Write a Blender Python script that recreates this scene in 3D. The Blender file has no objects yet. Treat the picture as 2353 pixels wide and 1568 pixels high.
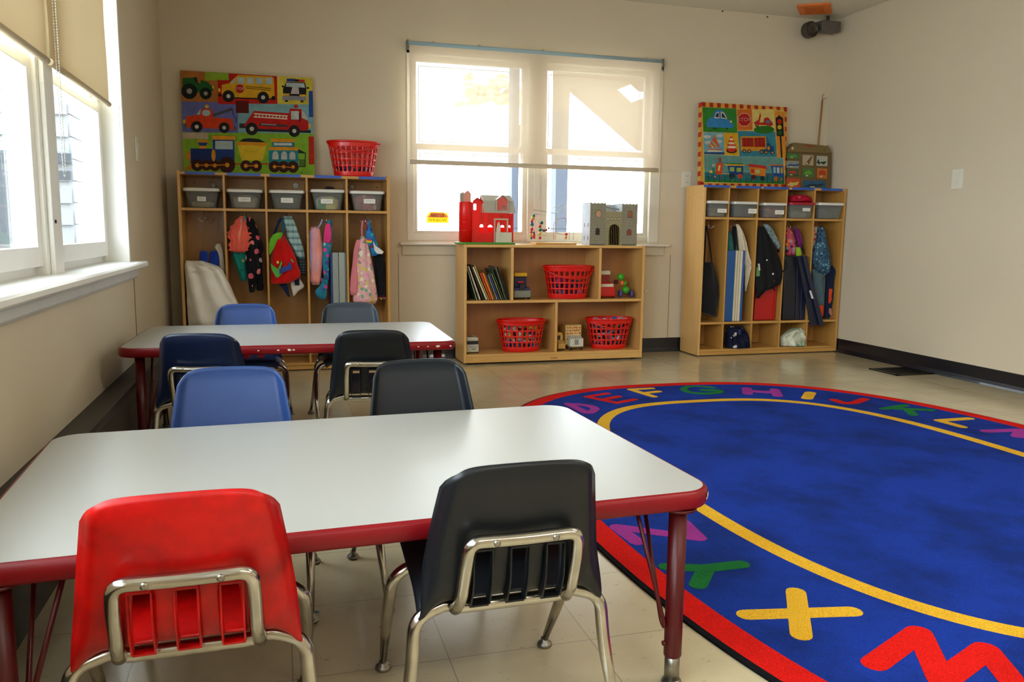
import bpy, math, random
from mathutils import Vector, Matrix, noise
PI = math.pi
random.seed(7)
scn = bpy.context.scene
col = scn.collection

# ------------------------------------------------------------------ colour
def lin(c):
    if isinstance(c, str):
        c = c.lstrip('#'); c = [int(c[i:i+2], 16) for i in (0, 2, 4)]
    out = []
    for v in c[:3]:
        v = v/255.0
        out.append(v/12.92 if v <= 0.04045 else ((v+0.055)/1.055)**2.4)
    return (out[0], out[1], out[2], 1.0)

# ------------------------------------------------------------------ camera (also used to find where a point of the photograph lies on a known plane)
F_PX, PITCH, YAW, ROLL = 1860.3, .136124, .279199, .0118585
CAM = Vector((0, 0, .86))
_cy, _sy, _cp, _sp = math.cos(YAW), math.sin(YAW), math.cos(PITCH), math.sin(PITCH)
FWD = Vector((_sy*_cp, _cy*_cp, -_sp)); _r0 = Vector((_cy, -_sy, 0)); _u0 = _r0.cross(FWD)
RIGHT = _r0*math.cos(ROLL) + _u0*math.sin(ROLL); UP = -_r0*math.sin(ROLL) + _u0*math.cos(ROLL)
def hit(px, py, axis, val):
    d = (px-1176.5)*RIGHT - (py-784)*UP + F_PX*FWD
    t = (val-CAM[axis])/d[axis]
    return CAM + t*d
def HY(px, py, y): return hit(px, py, 1, y)
def HX(px, py, x): return hit(px, py, 0, x)
def HZ(px, py, z=0): return hit(px, py, 2, z)
def zoomer(x0, y0, s): return lambda x, y: (x0+x/s, y0+y/s)

cam_d = bpy.data.cameras.new('camera'); cam_d.sensor_width = 36; cam_d.lens = F_PX/2353*36
cam_d.clip_start = .02; cam_d.clip_end = 200
cam = bpy.data.objects.new('camera', cam_d); col.objects.link(cam)
cam.matrix_world = Matrix.Translation(CAM) @ Matrix((RIGHT, UP, -FWD)).transposed().to_4x4()
scn.camera = cam

# ------------------------------------------------------------------ materials
MATS = {}
def nodes(m):
    m.use_nodes = True
    return m.node_tree.nodes, m.node_tree.links, m.node_tree.nodes['Principled BSDF']
def setp(b, rough=.5, metal=0, spec=.5, coat=0, trans=0, sheen=0, alpha=1):
    b.inputs['Roughness'].default_value = rough; b.inputs['Metallic'].default_value = metal
    b.inputs['Specular IOR Level'].default_value = spec; b.inputs['Coat Weight'].default_value = coat
    b.inputs['Transmission Weight'].default_value = trans; b.inputs['Sheen Weight'].default_value = sheen
    b.inputs['Alpha'].default_value = alpha
def mix_rgb(n, l, fac, a, b, mode='MIX'):
    x = n.new('ShaderNodeMix'); x.data_type = 'RGBA'; x.blend_type = mode
    for s, v in ((0, fac), (6, a), (7, b)):
        if hasattr(v, 'is_linked') or hasattr(v, 'links'): l.new(v, x.inputs[s])
        else: x.inputs[s].default_value = v
    return x.outputs[2]
def ramp(n, l, src, stops, interp='LINEAR'):
    r = n.new('ShaderNodeValToRGB'); e = r.color_ramp.elements; r.color_ramp.interpolation = interp
    while len(e) < len(stops): e.new(.5)
    for i, (p, c) in enumerate(stops): e[i].position = p; e[i].color = c
    l.new(src, r.inputs[0]); return r.outputs[0]
def tex(n, l, kind, scale, stretch=(1, 1, 1), detail=3, rough=.5):
    co = n.new('ShaderNodeTexCoord'); mp = n.new('ShaderNodeMapping'); mp.inputs['Scale'].default_value = stretch
    l.new(co.outputs['Object'], mp.inputs['Vector'])
    t = n.new('ShaderNodeTex'+kind); t.inputs['Scale'].default_value = scale
    if kind == 'Noise': t.inputs['Detail'].default_value = detail; t.inputs['Roughness'].default_value = rough
    l.new(mp.outputs[0], t.inputs['Vector']); return t
def bump(n, l, b, src, strength, dist=.001):
    x = n.new('ShaderNodeBump'); x.inputs['Strength'].default_value = strength; x.inputs['Distance'].default_value = dist
    l.new(src, x.inputs['Height']); l.new(x.outputs[0], b.inputs['Normal'])
def plain(name, c, rough=.5, metal=0, spec=.5, coat=0, var=0, vscale=8, bmp=0, bscale=200, sheen=0):
    if name in MATS: return MATS[name]
    m = bpy.data.materials.new(name); n, l, b = nodes(m); setp(b, rough, metal, spec, coat, 0, sheen)
    c = lin(c); b.inputs['Base Color'].default_value = c
    if var:
        t = tex(n, l, 'Noise', vscale)
        lo = tuple(x*(1-var) for x in c[:3])+(1,); hi = tuple(min(1, x*(1+var)) for x in c[:3])+(1,)
        l.new(ramp(n, l, t.outputs[0], [(.3, lo), (.7, hi)]), b.inputs['Base Color'])
    if bmp:
        t = tex(n, l, 'Noise', bscale); bump(n, l, b, t.outputs[0], bmp)
    MATS[name] = m; return m
def wood(name, a, c, rough=.38, stretch=(1, 1, 12), scale=3.0, coat=.15):
    if name in MATS: return MATS[name]
    m = bpy.data.materials.new(name); n, l, b = nodes(m); setp(b, rough, coat=coat)
    s = tuple(1.0 if v == max(stretch) else 9.0 for v in stretch)
    s = tuple((.55 if v == max(stretch) else 8.0) for v in stretch)
    t = tex(n, l, 'Noise', scale, s, 5, .6); t2 = tex(n, l, 'Noise', 2.2, (1, 1, 1), 2)
    k = ramp(n, l, t.outputs[0], [(.32, lin(a)), (.68, lin(c))])
    k2 = mix_rgb(n, l, .25, k, ramp(n, l, t2.outputs[0], [(.3, lin(a)), (.7, lin(c))]))
    l.new(k2, b.inputs['Base Color']); MATS[name] = m; return m
def vcol(name='painted', rough=.6, spec=.4, coat=0, var=.06, sheen=0, transl=0):
    if name in MATS: return MATS[name]
    m = bpy.data.materials.new(name); n, l, b = nodes(m); setp(b, rough, spec=spec, coat=coat, sheen=sheen)
    a = n.new('ShaderNodeAttribute'); a.attribute_name = 'Col'
    t = tex(n, l, 'Noise', 25, detail=4)
    k = ramp(n, l, t.outputs[0], [(.3, (1-var*2.5,)*3+(1,)), (.7, (1, 1, 1, 1))])
    l.new(mix_rgb(n, l, 1.0, a.outputs['Color'], k, 'MULTIPLY'), b.inputs['Base Color'])
    if transl:
        tl = n.new('ShaderNodeBsdfTranslucent'); l.new(a.outputs['Color'], tl.inputs[0]); mx = n.new('ShaderNodeMixShader'); mx.inputs[0].default_value = transl
        l.new(b.outputs[0], mx.inputs[1]); l.new(tl.outputs[0], mx.inputs[2]); l.new(mx.outputs[0], n['Material Output'].inputs[0])
    MATS[name] = m; return m
def spots(name, base, cols, scale=30, size=.35, rough=.8):
    """printed fabric: cells of a Voronoi pattern, some of them a spot of one of the colours"""
    if name in MATS: return MATS[name]
    m = bpy.data.materials.new(name); n, l, b = nodes(m); setp(b, rough, spec=.2)
    v = tex(n, l, 'Voronoi', scale)
    sep = n.new('ShaderNodeSeparateColor'); l.new(v.outputs['Color'], sep.inputs[0])
    k = len(cols); pick = ramp(n, l, sep.outputs[0], [(i/k, lin(c)) for i, c in enumerate(cols)], 'CONSTANT')
    lt = n.new('ShaderNodeMath'); lt.operation = 'LESS_THAN'; lt.inputs[1].default_value = size
    l.new(v.outputs['Distance'], lt.inputs[0])
    l.new(mix_rgb(n, l, lt.outputs[0], lin(base), pick), b.inputs['Base Color'])
    MATS[name] = m; return m
def plaid(name, a, c, d, sx=40, sz=40):
    if name in MATS: return MATS[name]
    m = bpy.data.materials.new(name); n, l, b = nodes(m); setp(b, .8, spec=.2)
    co = n.new('ShaderNodeTexCoord'); sp = n.new('ShaderNodeSeparateXYZ'); l.new(co.outputs['Object'], sp.inputs[0])
    outs = []
    for ax, s in ((0, sx), (2, sz)):
        mu = n.new('ShaderNodeMath'); mu.operation = 'MULTIPLY'; mu.inputs[1].default_value = s; l.new(sp.outputs[ax], mu.inputs[0])
        fr = n.new('ShaderNodeMath'); fr.operation = 'FRACT'; l.new(mu.outputs[0], fr.inputs[0]); outs.append(fr.outputs[0])
    k1 = ramp(n, l, outs[0], [(0, lin(a)), (.45, lin(c)), (.6, lin(a))], 'CONSTANT')
    k2 = ramp(n, l, outs[1], [(0, lin(a)), (.3, lin(d)), (.5, lin(c)), (.7, lin(a))], 'CONSTANT')
    l.new(mix_rgb(n, l, .6, k1, k2), b.inputs['Base Color']); MATS[name] = m; return m
def clearp(name, c, op=.35, rough=.25):
    """thin clear or milky plastic: part see-through, part diffuse, a little gloss"""
    if name in MATS: return MATS[name]
    m = bpy.data.materials.new(name); n, l, b = nodes(m); setp(b, rough, spec=.5, coat=.2); b.inputs['Base Color'].default_value = lin(c)
    out = n['Material Output']; tr = n.new('ShaderNodeBsdfTransparent'); tr.inputs[0].default_value = lin(c)
    mx = n.new('ShaderNodeMixShader'); mx.inputs[0].default_value = op
    l.new(tr.outputs[0], mx.inputs[1]); l.new(b.outputs[0], mx.inputs[2]); l.new(mx.outputs[0], out.inputs[0])
    MATS[name] = m; return m
def glass():
    if 'window_glass' in MATS: return MATS['window_glass']
    m = bpy.data.materials.new('window_glass'); n, l, b = nodes(m); out = n['Material Output']; n.remove(b)
    tr = n.new('ShaderNodeBsdfTransparent'); tr.inputs[0].default_value = (.95, .98, .98, 1)
    gl = n.new('ShaderNodeBsdfGlossy'); gl.inputs['Roughness'].default_value = .02
    fr = n.new('ShaderNodeLayerWeight'); fr.inputs[0].default_value = .12; ml = n.new('ShaderNodeMath'); ml.operation = 'MULTIPLY'; ml.inputs[1].default_value = .5; l.new(fr.outputs['Fresnel'], ml.inputs[0])
    mx = n.new('ShaderNodeMixShader'); l.new(ml.outputs[0], mx.inputs[0]); l.new(tr.outputs[0], mx.inputs[1]); l.new(gl.outputs[0], mx.inputs[2])
    l.new(mx.outputs[0], out.inputs[0]); MATS['window_glass'] = m; return m
def screen(name, c, see, transl):
    """roller blind cloth: open weave lets some light straight through, the rest glows through or is reflected"""
    m = bpy.data.materials.new(name); n, l, b = nodes(m); out = n['Material Output']; n.remove(b)
    di = n.new('ShaderNodeBsdfDiffuse'); di.inputs[0].default_value = lin(c)
    tl = n.new('ShaderNodeBsdfTranslucent'); tl.inputs[0].default_value = lin(c)
    tr = n.new('ShaderNodeBsdfTransparent')
    m1 = n.new('ShaderNodeMixShader'); m1.inputs[0].default_value = transl; l.new(di.outputs[0], m1.inputs[1]); l.new(tl.outputs[0], m1.inputs[2])
    m2 = n.new('ShaderNodeMixShader'); m2.inputs[0].default_value = see; l.new(m1.outputs[0], m2.inputs[1]); l.new(tr.outputs[0], m2.inputs[2])
    w = tex(n, l, 'Noise', 6, (1, 1, 14), 2)
    l.new(ramp(n, l, w.outputs[0], [(.3, tuple(x*.9 for x in lin(c)[:3])+(1,)), (.7, lin(c))]), tl.inputs[0])
    l.new(m2.outputs[0], out.inputs[0]); return m

# ------------------------------------------------------------------ mesh builder
class MB:
    def __init__(s): s.v = []; s.f = []; s.c = []; s.m = []; s.cc = (1, 1, 1, 1); s.mi = 0; s.sm = []
    def col(s, c, mi=None):
        s.cc = lin(c) if c is not None else (1, 1, 1, 1)
        if mi is not None: s.mi = mi
        return s
    def vert(s, p): s.v.append(tuple(p)); return len(s.v)-1
    def face(s, ids, smooth=False): s.f.append(tuple(ids)); s.c.append(s.cc); s.m.append(s.mi); s.sm.append(smooth)
    def poly(s, pts, flip=False):
        ids = [s.vert(p) for p in pts]
        s.face(ids[::-1] if flip else ids)
    def box(s, x0, x1, y0, y1, z0, z1, M=None):
        P = [(x0, y0, z0), (x1, y0, z0), (x1, y1, z0), (x0, y1, z0), (x0, y0, z1), (x1, y0, z1), (x1, y1, z1), (x0, y1, z1)]
        if M is not None: P = [M @ Vector(p) for p in P]
        i = [s.vert(p) for p in P]
        for q in ((3, 2, 1, 0), (4, 5, 6, 7), (0, 1, 5, 4), (1, 2, 6, 5), (2, 3, 7, 6), (3, 0, 4, 7)): s.face([i[k] for k in q])
        return s
    def hexa(s, P):
        """eight corners: bottom four then top four, counter-clockwise from above"""
        i = [s.vert(p) for p in P]
        for q in ((3, 2, 1, 0), (4, 5, 6, 7), (0, 1, 5, 4), (1, 2, 6, 5), (2, 3, 7, 6), (3, 0, 4, 7)): s.face([i[k] for k in q])
        return s
    def prism(s, pts, d, cap=True):
        """pts: closed outline of 3-D points; d: extrusion vector"""
        n = len(pts); a = [s.vert(p) for p in pts]; b = [s.vert(Vector(p)+Vector(d)) for p in pts]
        for k in range(n): s.face([a[k], a[(k+1) % n], b[(k+1) % n], b[k]])
        if cap: s.face(a[::-1]); s.face(b)
        return s
    def loft(s, rings, smooth=True, cap=True, closed=True):
        R = [[s.vert(p) for p in r] for r in rings]; n = len(R[0])
        for a, b in zip(R, R[1:]):
            for k in range(n if closed else n-1): s.face([a[k], a[(k+1) % n], b[(k+1) % n], b[k]], smooth)
        if cap: s.face(R[0][::-1]); s.face(R[-1])
        return s
    def tube(s, pts, r, seg=10, smooth=True, cap=True, flat=1.0):
        pts = [Vector(p) for p in pts]; n = len(pts)
        rr = r if isinstance(r, (list, tuple)) else [r]*n
        t0 = (pts[1]-pts[0]).normalized(); up = Vector((0, 0, 1)) if abs(t0.z) < .9 else Vector((0, 1, 0))
        nx = t0.cross(up).normalized(); rings = []
        for i, p in enumerate(pts):
            t = (pts[min(i+1, n-1)]-pts[max(i-1, 0)]).normalized()
            nx = (nx-t*nx.dot(t)).normalized(); ny = t.cross(nx)
            rings.append([p+(nx*math.cos(2*PI*k/seg)+ny*math.sin(2*PI*k/seg)*flat)*rr[i] for k in range(seg)])
        return s.loft(rings, smooth, cap)
    def lathe(s, prof, c=(0, 0, 0), seg=20, axis='z', smooth=True, cap=True):
        rings = []
        for r, h in prof:
            ring = []
            for k in range(seg):
                a = 2*PI*k/seg; x, y = r*math.cos(a), r*math.sin(a)
                p = (x, y, h) if axis == 'z' else ((x, h, y) if axis == 'y' else (h, x, y))
                ring.append(Vector(c)+Vector(p))
            rings.append(ring)
        return s.loft(rings, smooth, cap)
    def ball(s, c, r, seg=12, rings=8, sc=(1, 1, 1)):
        R = []
        for i in range(rings+1):
            a = -PI/2+PI*i/rings; q = max(math.cos(a), .02)
            R.append([Vector(c)+Vector((r*q*math.cos(2*PI*k/seg)*sc[0], r*q*math.sin(2*PI*k/seg)*sc[1], r*math.sin(a)*sc[2])) for k in range(seg)])
        return s.loft(R, True, True)
    def grid(s, fn, nu, nv, smooth=True, skip=None, colfn=None, closeu=False):
        ids = [[s.vert(fn(i/nu, j/nv)) for i in range(nu+1)] for j in range(nv+1)]
        for j in range(nv):
            for i in range(nu):
                if skip and skip((i+.5)/nu, (j+.5)/nv): continue
                if colfn: s.cc = lin(colfn((i+.5)/nu, (j+.5)/nv))
                s.face([ids[j][i], ids[j][i+1], ids[j+1][i+1], ids[j+1][i]], smooth)
        return s
    def build(s, name, mat, parent=None, bevel=0, solid=0, sub=0, loc=None, smooth=None, off=-1):
        me = bpy.data.meshes.new(name); me.from_pydata(s.v, [], s.f)
        mats = mat if isinstance(mat, (list, tuple)) else [mat]
        for m in mats: me.materials.append(m)
        me.polygons.foreach_set('material_index', [min(k, len(mats)-1) for k in s.m])
        me.polygons.foreach_set('use_smooth', [bool(k) if smooth is None else smooth for k in s.sm])
        ca = me.color_attributes.new('Col', 'FLOAT_COLOR', 'CORNER'); buf = []
        for p in me.polygons: buf += list(s.c[p.index])*len(p.vertices)
        ca.data.foreach_set('color', buf)
        me.update()
        o = bpy.data.objects.new(name, me); col.objects.link(o)
        if parent is not None: o.parent = parent
        if loc is not None: o.location = loc
        if solid: md = o.modifiers.new('solid', 'SOLIDIFY'); md.thickness = solid; md.offset = off
        if sub: md = o.modifiers.new('sub', 'SUBSURF'); md.levels = sub; md.render_levels = sub
        if bevel:
            md = o.modifiers.new('bevel', 'BEVEL'); md.width = bevel; md.segments = 2; md.limit_method = 'ANGLE'; md.angle_limit = math.radians(40)
        return o

def thing(name, label, cat, loc=(0, 0, 0), rz=0, group=None, rot=None):
    o = bpy.data.objects.new(name, None); col.objects.link(o); o.location = loc
    o.empty_display_size = .1; o.rotation_euler = rot if rot else (0, 0, rz)
    return tag(o, label, cat, group)
def tag(o, label, cat, group=None):
    o['label'] = label; o['category'] = cat
    if group: o['group'] = group
    return o
def struct(o, label=None):
    o['kind'] = 'structure'
    if label: o['label'] = label
    return o
def dup(root, loc, rz, label, group=None):
    def cp(o, par):
        c = o.copy(); col.objects.link(c); c.parent = par
        for ch in [k for k in bpy.data.objects if k.parent == o]: cp(ch, c)
        return c
    r = cp(root, None); r.location = loc; r.rotation_euler = (0, 0, rz); r['label'] = label
    if group: r['group'] = group
    return r
def fillet(pts, r, n=6):
    pts = [Vector(p) for p in pts]; out = [pts[0]]
    rr = r if isinstance(r, (list, tuple)) else [r]*len(pts)
    for i in range(1, len(pts)-1):
        a, b, c = pts[i-1], pts[i], pts[i+1]; u = (a-b); w = (c-b)
        d = min(rr[i], u.length*.48, w.length*.48); p0 = b+u.normalized()*d; p2 = b+w.normalized()*d
        for k in range(n+1):
            t = k/n; out.append(p0*(1-t)**2+b*2*t*(1-t)+p2*t*t)
    out.append(pts[-1]); return out
def text_mesh(mb, body, M, size=1.0, res=3):
    """letters of the built-in font added to a mesh builder; M maps (x, y) of the text plane to 3-D"""
    cu = bpy.data.curves.new('t', 'FONT'); cu.body = body; cu.size = size; cu.align_x = 'CENTER'; cu.align_y = 'CENTER'; cu.resolution_u = res
    o = bpy.data.objects.new('t', cu); col.objects.link(o)
    dg = bpy.context.evaluated_depsgraph_get(); me = bpy.data.meshes.new_from_object(o.evaluated_get(dg))
    base = len(mb.v)
    for v in me.vertices: mb.vert(M @ Vector((v.co.x, v.co.y, 0)))
    for p in me.polygons: mb.face([base+i for i in p.vertices])
    bpy.data.objects.remove(o); bpy.data.curves.remove(cu); bpy.data.meshes.remove(me)
# ================================================================== THE SETTING
YB, XL, XR, ZC, YF = 5.293, -.64, 3.93, 2.40, -2.8
M_wall = plain('wall_paint', '#d1c4ac', .55, spec=.3, var=.025, vscale=1.4, bmp=.15, bscale=60)
M_ceil = plain('ceiling_paint', '#d9d3c2', .7, var=.02, vscale=1.2)
M_white = plain('white_trim_paint', '#efefeb', .4, var=.03, vscale=5)
M_trimw = plain('window_trim_paint', '#d9d3c4', .4, var=.04, vscale=5)
M_navybase = plain('navy_vinyl', '#10131c', .35, coat=.2)

def wall_mesh(axis, a0, a1, u0, u1, z0, z1, holes):
    """wall slab between a0 and a1 along its normal; u is the other horizontal axis; holes = (u0, u1, z0, z1)"""
    mb = MB(); us = sorted(set([u0, u1]+[h[0] for h in holes]+[h[1] for h in holes]))
    def bx(ua, ub, za, zb):
        if axis == 'y': mb.box(ua, ub, a0, a1, za, zb)
        else: mb.box(a0, a1, ua, ub, za, zb)
    for ua, ub in zip(us, us[1:]):
        hs = [h for h in holes if h[0] <= ua+1e-6 and h[1] >= ub-1e-6]
        if not hs: bx(ua, ub, z0, z1)
        for h in hs: bx(ua, ub, z0, h[2]); bx(ua, ub, h[3], z1)
    return mb
HB = (.80, 2.585, .785, 2.02)
HL = [(1.97, 3.94, .70, 2.06), (-1.6, 1.70, .70, 2.06)]
struct(wall_mesh('y', YB, YB+.16, XL-.2, XR+.16, 0, ZC+.05, [HB]).build('wall_back', M_wall), 'beige painted back wall with the double window')
struct(wall_mesh('x', XL-.16, XL, YF-.1, YB, 0, ZC+.05, HL).build('wall_left', M_wall), 'beige painted left wall with the wide window')
struct(wall_mesh('x', XR, XR+.15, YF-.1, YB, 0, ZC+.05, []).build('wall_right', M_wall), 'plain beige painted right wall')
struct(wall_mesh('y', YF-.15, YF, XL-.16, XR+.15, 0, ZC+.05, []).build('wall_front', M_wall), 'beige painted wall behind the viewer')
mb = MB(); mb.box(XL-.16, XR+.15, YF-.15, YB+.16, ZC, ZC+.1); struct(mb.build('ceiling', M_ceil), 'pale beige flat ceiling')

# floor: one-foot vinyl tiles with streaky flecks and a waxed shine
m = bpy.data.materials.new('vinyl_tile_floor'); n, l, b = nodes(m); setp(b, .2, spec=.5, coat=.35); b.inputs['Coat Roughness'].default_value = .12
co = n.new('ShaderNodeTexCoord'); sp = n.new('ShaderNodeSeparateXYZ'); l.new(co.outputs['Object'], sp.inputs[0])
def mth(op, a, c=None):
    x = n.new('ShaderNodeMath'); x.operation = op
    for i, v in enumerate((a, c)):
        if v is None: continue
        if isinstance(v, (int, float)): x.inputs[i].default_value = v
        else: l.new(v, x.inputs[i])
    return x.outputs[0]
ln, cell = [], []
for ax, off in ((0, .003), (1, .287)):
    q = mth('DIVIDE', mth('SUBTRACT', sp.outputs[ax], off), .305); fr = mth('FRACT', q); cell.append(mth('FLOOR', q))
    ln.append(mth('LESS_THAN', mth('MINIMUM', fr, mth('SUBTRACT', 1.0, fr)), .0038))
line = mth('MAXIMUM', ln[0], ln[1])
cb = n.new('ShaderNodeCombineXYZ'); l.new(cell[0], cb.inputs[0]); l.new(cell[1], cb.inputs[1])
wn = n.new('ShaderNodeTexWhiteNoise'); l.new(cb.outputs[0], wn.inputs[0])
base = ramp(n, l, wn.outputs[0], [(0, lin('#c0b290')), (1, lin('#c7ba9a'))])
t1 = tex(n, l, 'Noise', 6, (1, 1, 1), 4); base = mix_rgb(n, l, .35, base, ramp(n, l, t1.outputs[0], [(.3, lin('#ac9c7c')), (.7, lin('#cfc3a4'))]))
t2 = tex(n, l, 'Noise', 34, (1, 3.2, 1), 2); fl = ramp(n, l, t2.outputs[0], [(.68, (0, 0, 0, 1)), (.74, (1, 1, 1, 1))])
base = mix_rgb(n, l, mth('MULTIPLY', fl, .45), base, lin('#7d6f57'))
t3 = tex(n, l, 'Noise', 60, (3.5, 1, 1), 1); f3 = ramp(n, l, t3.outputs[0], [(.75, (0, 0, 0, 1)), (.78, (1, 1, 1, 1))])
base = mix_rgb(n, l, mth('MULTIPLY', f3, .6), base, lin('#5d5344'))
base = mix_rgb(n, l, mth('MULTIPLY', line, .55), base, lin('#6a5d48')); l.new(base, b.inputs['Base Color'])
rg = tex(n, l, 'Noise', 2, detail=2); l.new(ramp(n, l, rg.outputs[0], [(.3, (.17,)*3+(1,)), (.7, (.23,)*3+(1,))]), b.inputs['Roughness'])
mb = MB(); mb.box(XL-.16, XR+.15, YF-.15, YB+.16, -.1, 0); struct(mb.build('floor', m), 'cream vinyl tile floor with a waxed shine')

# baseboards
def base_run(name, pts, label):
    mb = MB()
    for (x0, y0), (x1, y1), nx, ny in pts:
        d = Vector((x1-x0, y1-y0, 0)); nn = Vector((nx, ny, 0))
        prof = [(0, 0), (.016, 0), (.011, .012), (.005, .03), (.004, .095), (.0, .10)]
        rings = [[Vector((x, y, 0))+nn*p+Vector((0, 0, h)) for p, h in prof] for x, y in ((x0, y0), (x1, y1))]
        mb.loft(rings, False)
    struct(mb.build(name, M_navybase), label)
base_run('baseboard_right', [((XR, YF), (XR, YB-.02), -1, 0)], 'dark navy vinyl baseboard along the right wall')
base_run('baseboard_back', [((XL, YB), (XR, YB), 0, -1)], 'dark navy vinyl baseboard along the back wall')

# low boxed-in ledge along the foot of the left wall
mb = MB()
prof = [(XL, 0), (-.536, 0), (-.536, .245), (-.532, .262), (-.540, .270), (XL, .252)]
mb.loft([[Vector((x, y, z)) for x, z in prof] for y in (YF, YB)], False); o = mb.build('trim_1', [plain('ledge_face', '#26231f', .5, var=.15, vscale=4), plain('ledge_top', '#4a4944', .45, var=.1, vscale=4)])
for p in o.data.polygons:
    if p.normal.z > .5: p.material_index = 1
struct(o, 'grey boxed-in ledge along the foot of the left wall')

# faint panel seams of the infill under the back window and the left sill
M_seam = plain('panel_seam', '#8d7f62', .6)
mb = MB()
for x in (.742, 2.69): mb.box(x-.0018, x+.0018, YB-.002, YB, .10, .70)
for y in (4.0,): mb.box(XL, XL+.003, y-.003, y+.003, .255, .64)
struct(mb.build('trim_2', M_seam), 'thin panel seams below the window sills')

# ------------------------------------------------------------------ left window (window_1)
def empty_struct(name, label):
    o = bpy.data.objects.new(name, None); col.objects.link(o); o['kind'] = 'structure'; o['label'] = label; return o
def dh_unit_x(root, y0, y1, z0, z1, zm, x):
    """double-hung unit in the plane x (room side towards +x); two sashes with their panes"""
    s = .048
    for nm, za, zb, xx, bot in (('lower_sash', z0, zm+.02, x+.012, .062), ('upper_sash', zm-.02, z1, x-.022, .045)):
        mb = MB(); mb.box(xx-.016, xx+.016, y0, y0+s, za, zb); mb.box(xx-.016, xx+.016, y1-s, y1, za, zb)
        mb.box(xx-.016, xx+.016, y0+s, y1-s, za, za+bot); mb.box(xx-.016, xx+.016, y0+s, y1-s, zb-.042, zb)
        mb.box(xx-.020, xx-.012, y0+s-.006, y0+s+.008, za+bot, zb-.04)
        sh = mb.build(nm, M_white, root, bevel=.003)
        g = MB(); g.box(xx-.002, xx+.002, y0+s-.004, y1-s+.004, za+bot-.004, zb-.038); g.build('window_pane', glass(), sh)
w1 = empty_struct('window_1', 'wide white window of two double-hung units in the left wall')
for (ya, yb, za, zb), full in ((HL[0], True), (HL[1], False)):
    root = w1 if full else empty_struct('window_3', 'wide window in the left wall behind the viewer')
    ym = (ya+yb)/2; mb = MB(); X0, X1 = XL-.15, XL+.002
    t = .018
    mb.box(X0, X1, yb-t, yb, za, zb); mb.box(X0, X1, ya, ya+t, za, zb); mb.box(X0, X1, ya, yb, zb-t, zb)
    mb.box(X0, X0+.05, ya+t, yb-t, za, za+.05)
    mb.box(X0, X0+.065, yb-t-.035, yb-t, za, zb-t); mb.box(X0, X0+.065, ya+t, ya+t+.035, za, zb-t)
    mb.box(X0-.01, X0+.085, ym-.085, ym+.085, za, zb-t); mb.box(X0+.085, X0+.10, ym-.055, ym+.055, za, zb-t)
    mb.build('window_frame', M_white, root, bevel=.003)
    dh_unit_x(root, ya+t+.035, ym-.085, za+.03, zb-t, 1.35, X0+.045)
    dh_unit_x(root, ym+.085, yb-t-.035, za+.03, zb-t, 1.35, X0+.045)
    # inner sill and apron
    mb = MB(); mb.loft([[Vector((x, y, z)) for x, z in ((X0+.03, .672), (-.592, .672), (-.582, .680), (-.582, .694), (-.590, .700), (X0+.03, .704))] for y in (ya-(.11 if full else .02), yb+.11)], False)
    mb.build('window_sill', M_white, root)
    mb = MB(); mb.loft([[Vector((x, y, z)) for x, z in ((XL, .628), (-.622, .628), (-.618, .636), (-.618, .664), (-.606, .672), (XL, .672))] for y in (ya-.05, yb+.05)], False)
    mb.build('window_apron', plain('apron_paint', '#c6c6c4', .45, var=.04), root)
    if full:
        mb = MB(); mb.tube([(X0+.10, ym-.03, .87), (X0+.104, ym-.03, .87)], .006, 8); mb.build('plug', plain('black_plug', '#151515', .5), root)
        mb = MB(); mb.box(X0+.055, X0+.085, yb-t-.085, yb-t-.05, 1.385, 1.43); mb.build('sash_lock', plain('lock_cream', '#d8d2ae', .4), root, bevel=.003)

# sloped-fall blinds on the left window, one per unit, with a bright gap between them
M_blind_l = screen('beige_blind_cloth', '#d9c39a', .0, .06)
M_alu = plain('blind_rail_aluminium', '#c7d2da', .35, metal=.5)
M_hem = plain('blind_hem', '#b9a684', .6)
M_bead = plain('chain_beads', '#e0dfd8', .25, metal=.3, coat=.5)
def chain(mb, pts, r=.0022, gap=.0085):
    pts = [Vector(p) for p in pts]
    for a, c in zip(pts, pts[1:]):
        k = max(1, int((c-a).length/gap))
        for i in range(k): mb.ball(a+(c-a)*(i/k), r, 6, 4)
    mb.tube(pts, r*.3, 4)
def blind_x(y0, y1, zb, label, chain_y):
    x = -.672; zt = 2.03
    root = thing('roller_blind', label, 'blind', (x, (y0+y1)/2, zt))
    cy = (y0+y1)/2; L = lambda a, c, d: (a-x, c-cy, d-zt)
    mb = MB(); mb.grid(lambda u, v: L(x+.0015*math.sin(v*9), y0+u*(y1-y0), zb+v*(zt-.02-zb)), 8, 20); mb.build('blind_fabric', M_blind_l, root)
    mb = MB(); mb.tube([L(x, y0, zb), L(x, y1, zb)], .0105, 12); mb.build('hem_bar', M_hem, root)
    mb = MB(); mb.tube([L(x-.004, y0, zt-.015), L(x-.004, y1, zt-.015)], .022, 14); mb.build('roller_tube', M_hem, root)
    for yy in (y0-.004, y1):
        mb = MB(); mb.box(-.02, .02, yy-cy, yy+.004-cy, -.045, .015); mb.build('bracket', M_white, root)
    if chain_y is not None:
        mb = MB(); cz = chain_y[1]; yy = chain_y[0]; xo = x+.022
        lp = [L(xo, yy-.016, zt-.02), L(xo, yy-.017, cz+.06), L(xo, yy-.013, cz+.018), L(xo, yy-.006, cz+.004), L(xo, yy, cz), L(xo, yy+.007, cz+.004), L(xo, yy+.014, cz+.018), L(xo, yy+.018, cz+.06), L(xo, yy+.018, zt-.02)]
        chain(mb, lp); mb.build('bead_chain', M_bead, root)
q = HX(250, 240, -.672); g = HX(107, 60, -.672)
blind_x(g.y+.012, q.y, q.z, 'beige roller blind half down over the far half of the left window', (g.y+.01, HX(132, 402, -.65).z))
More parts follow.
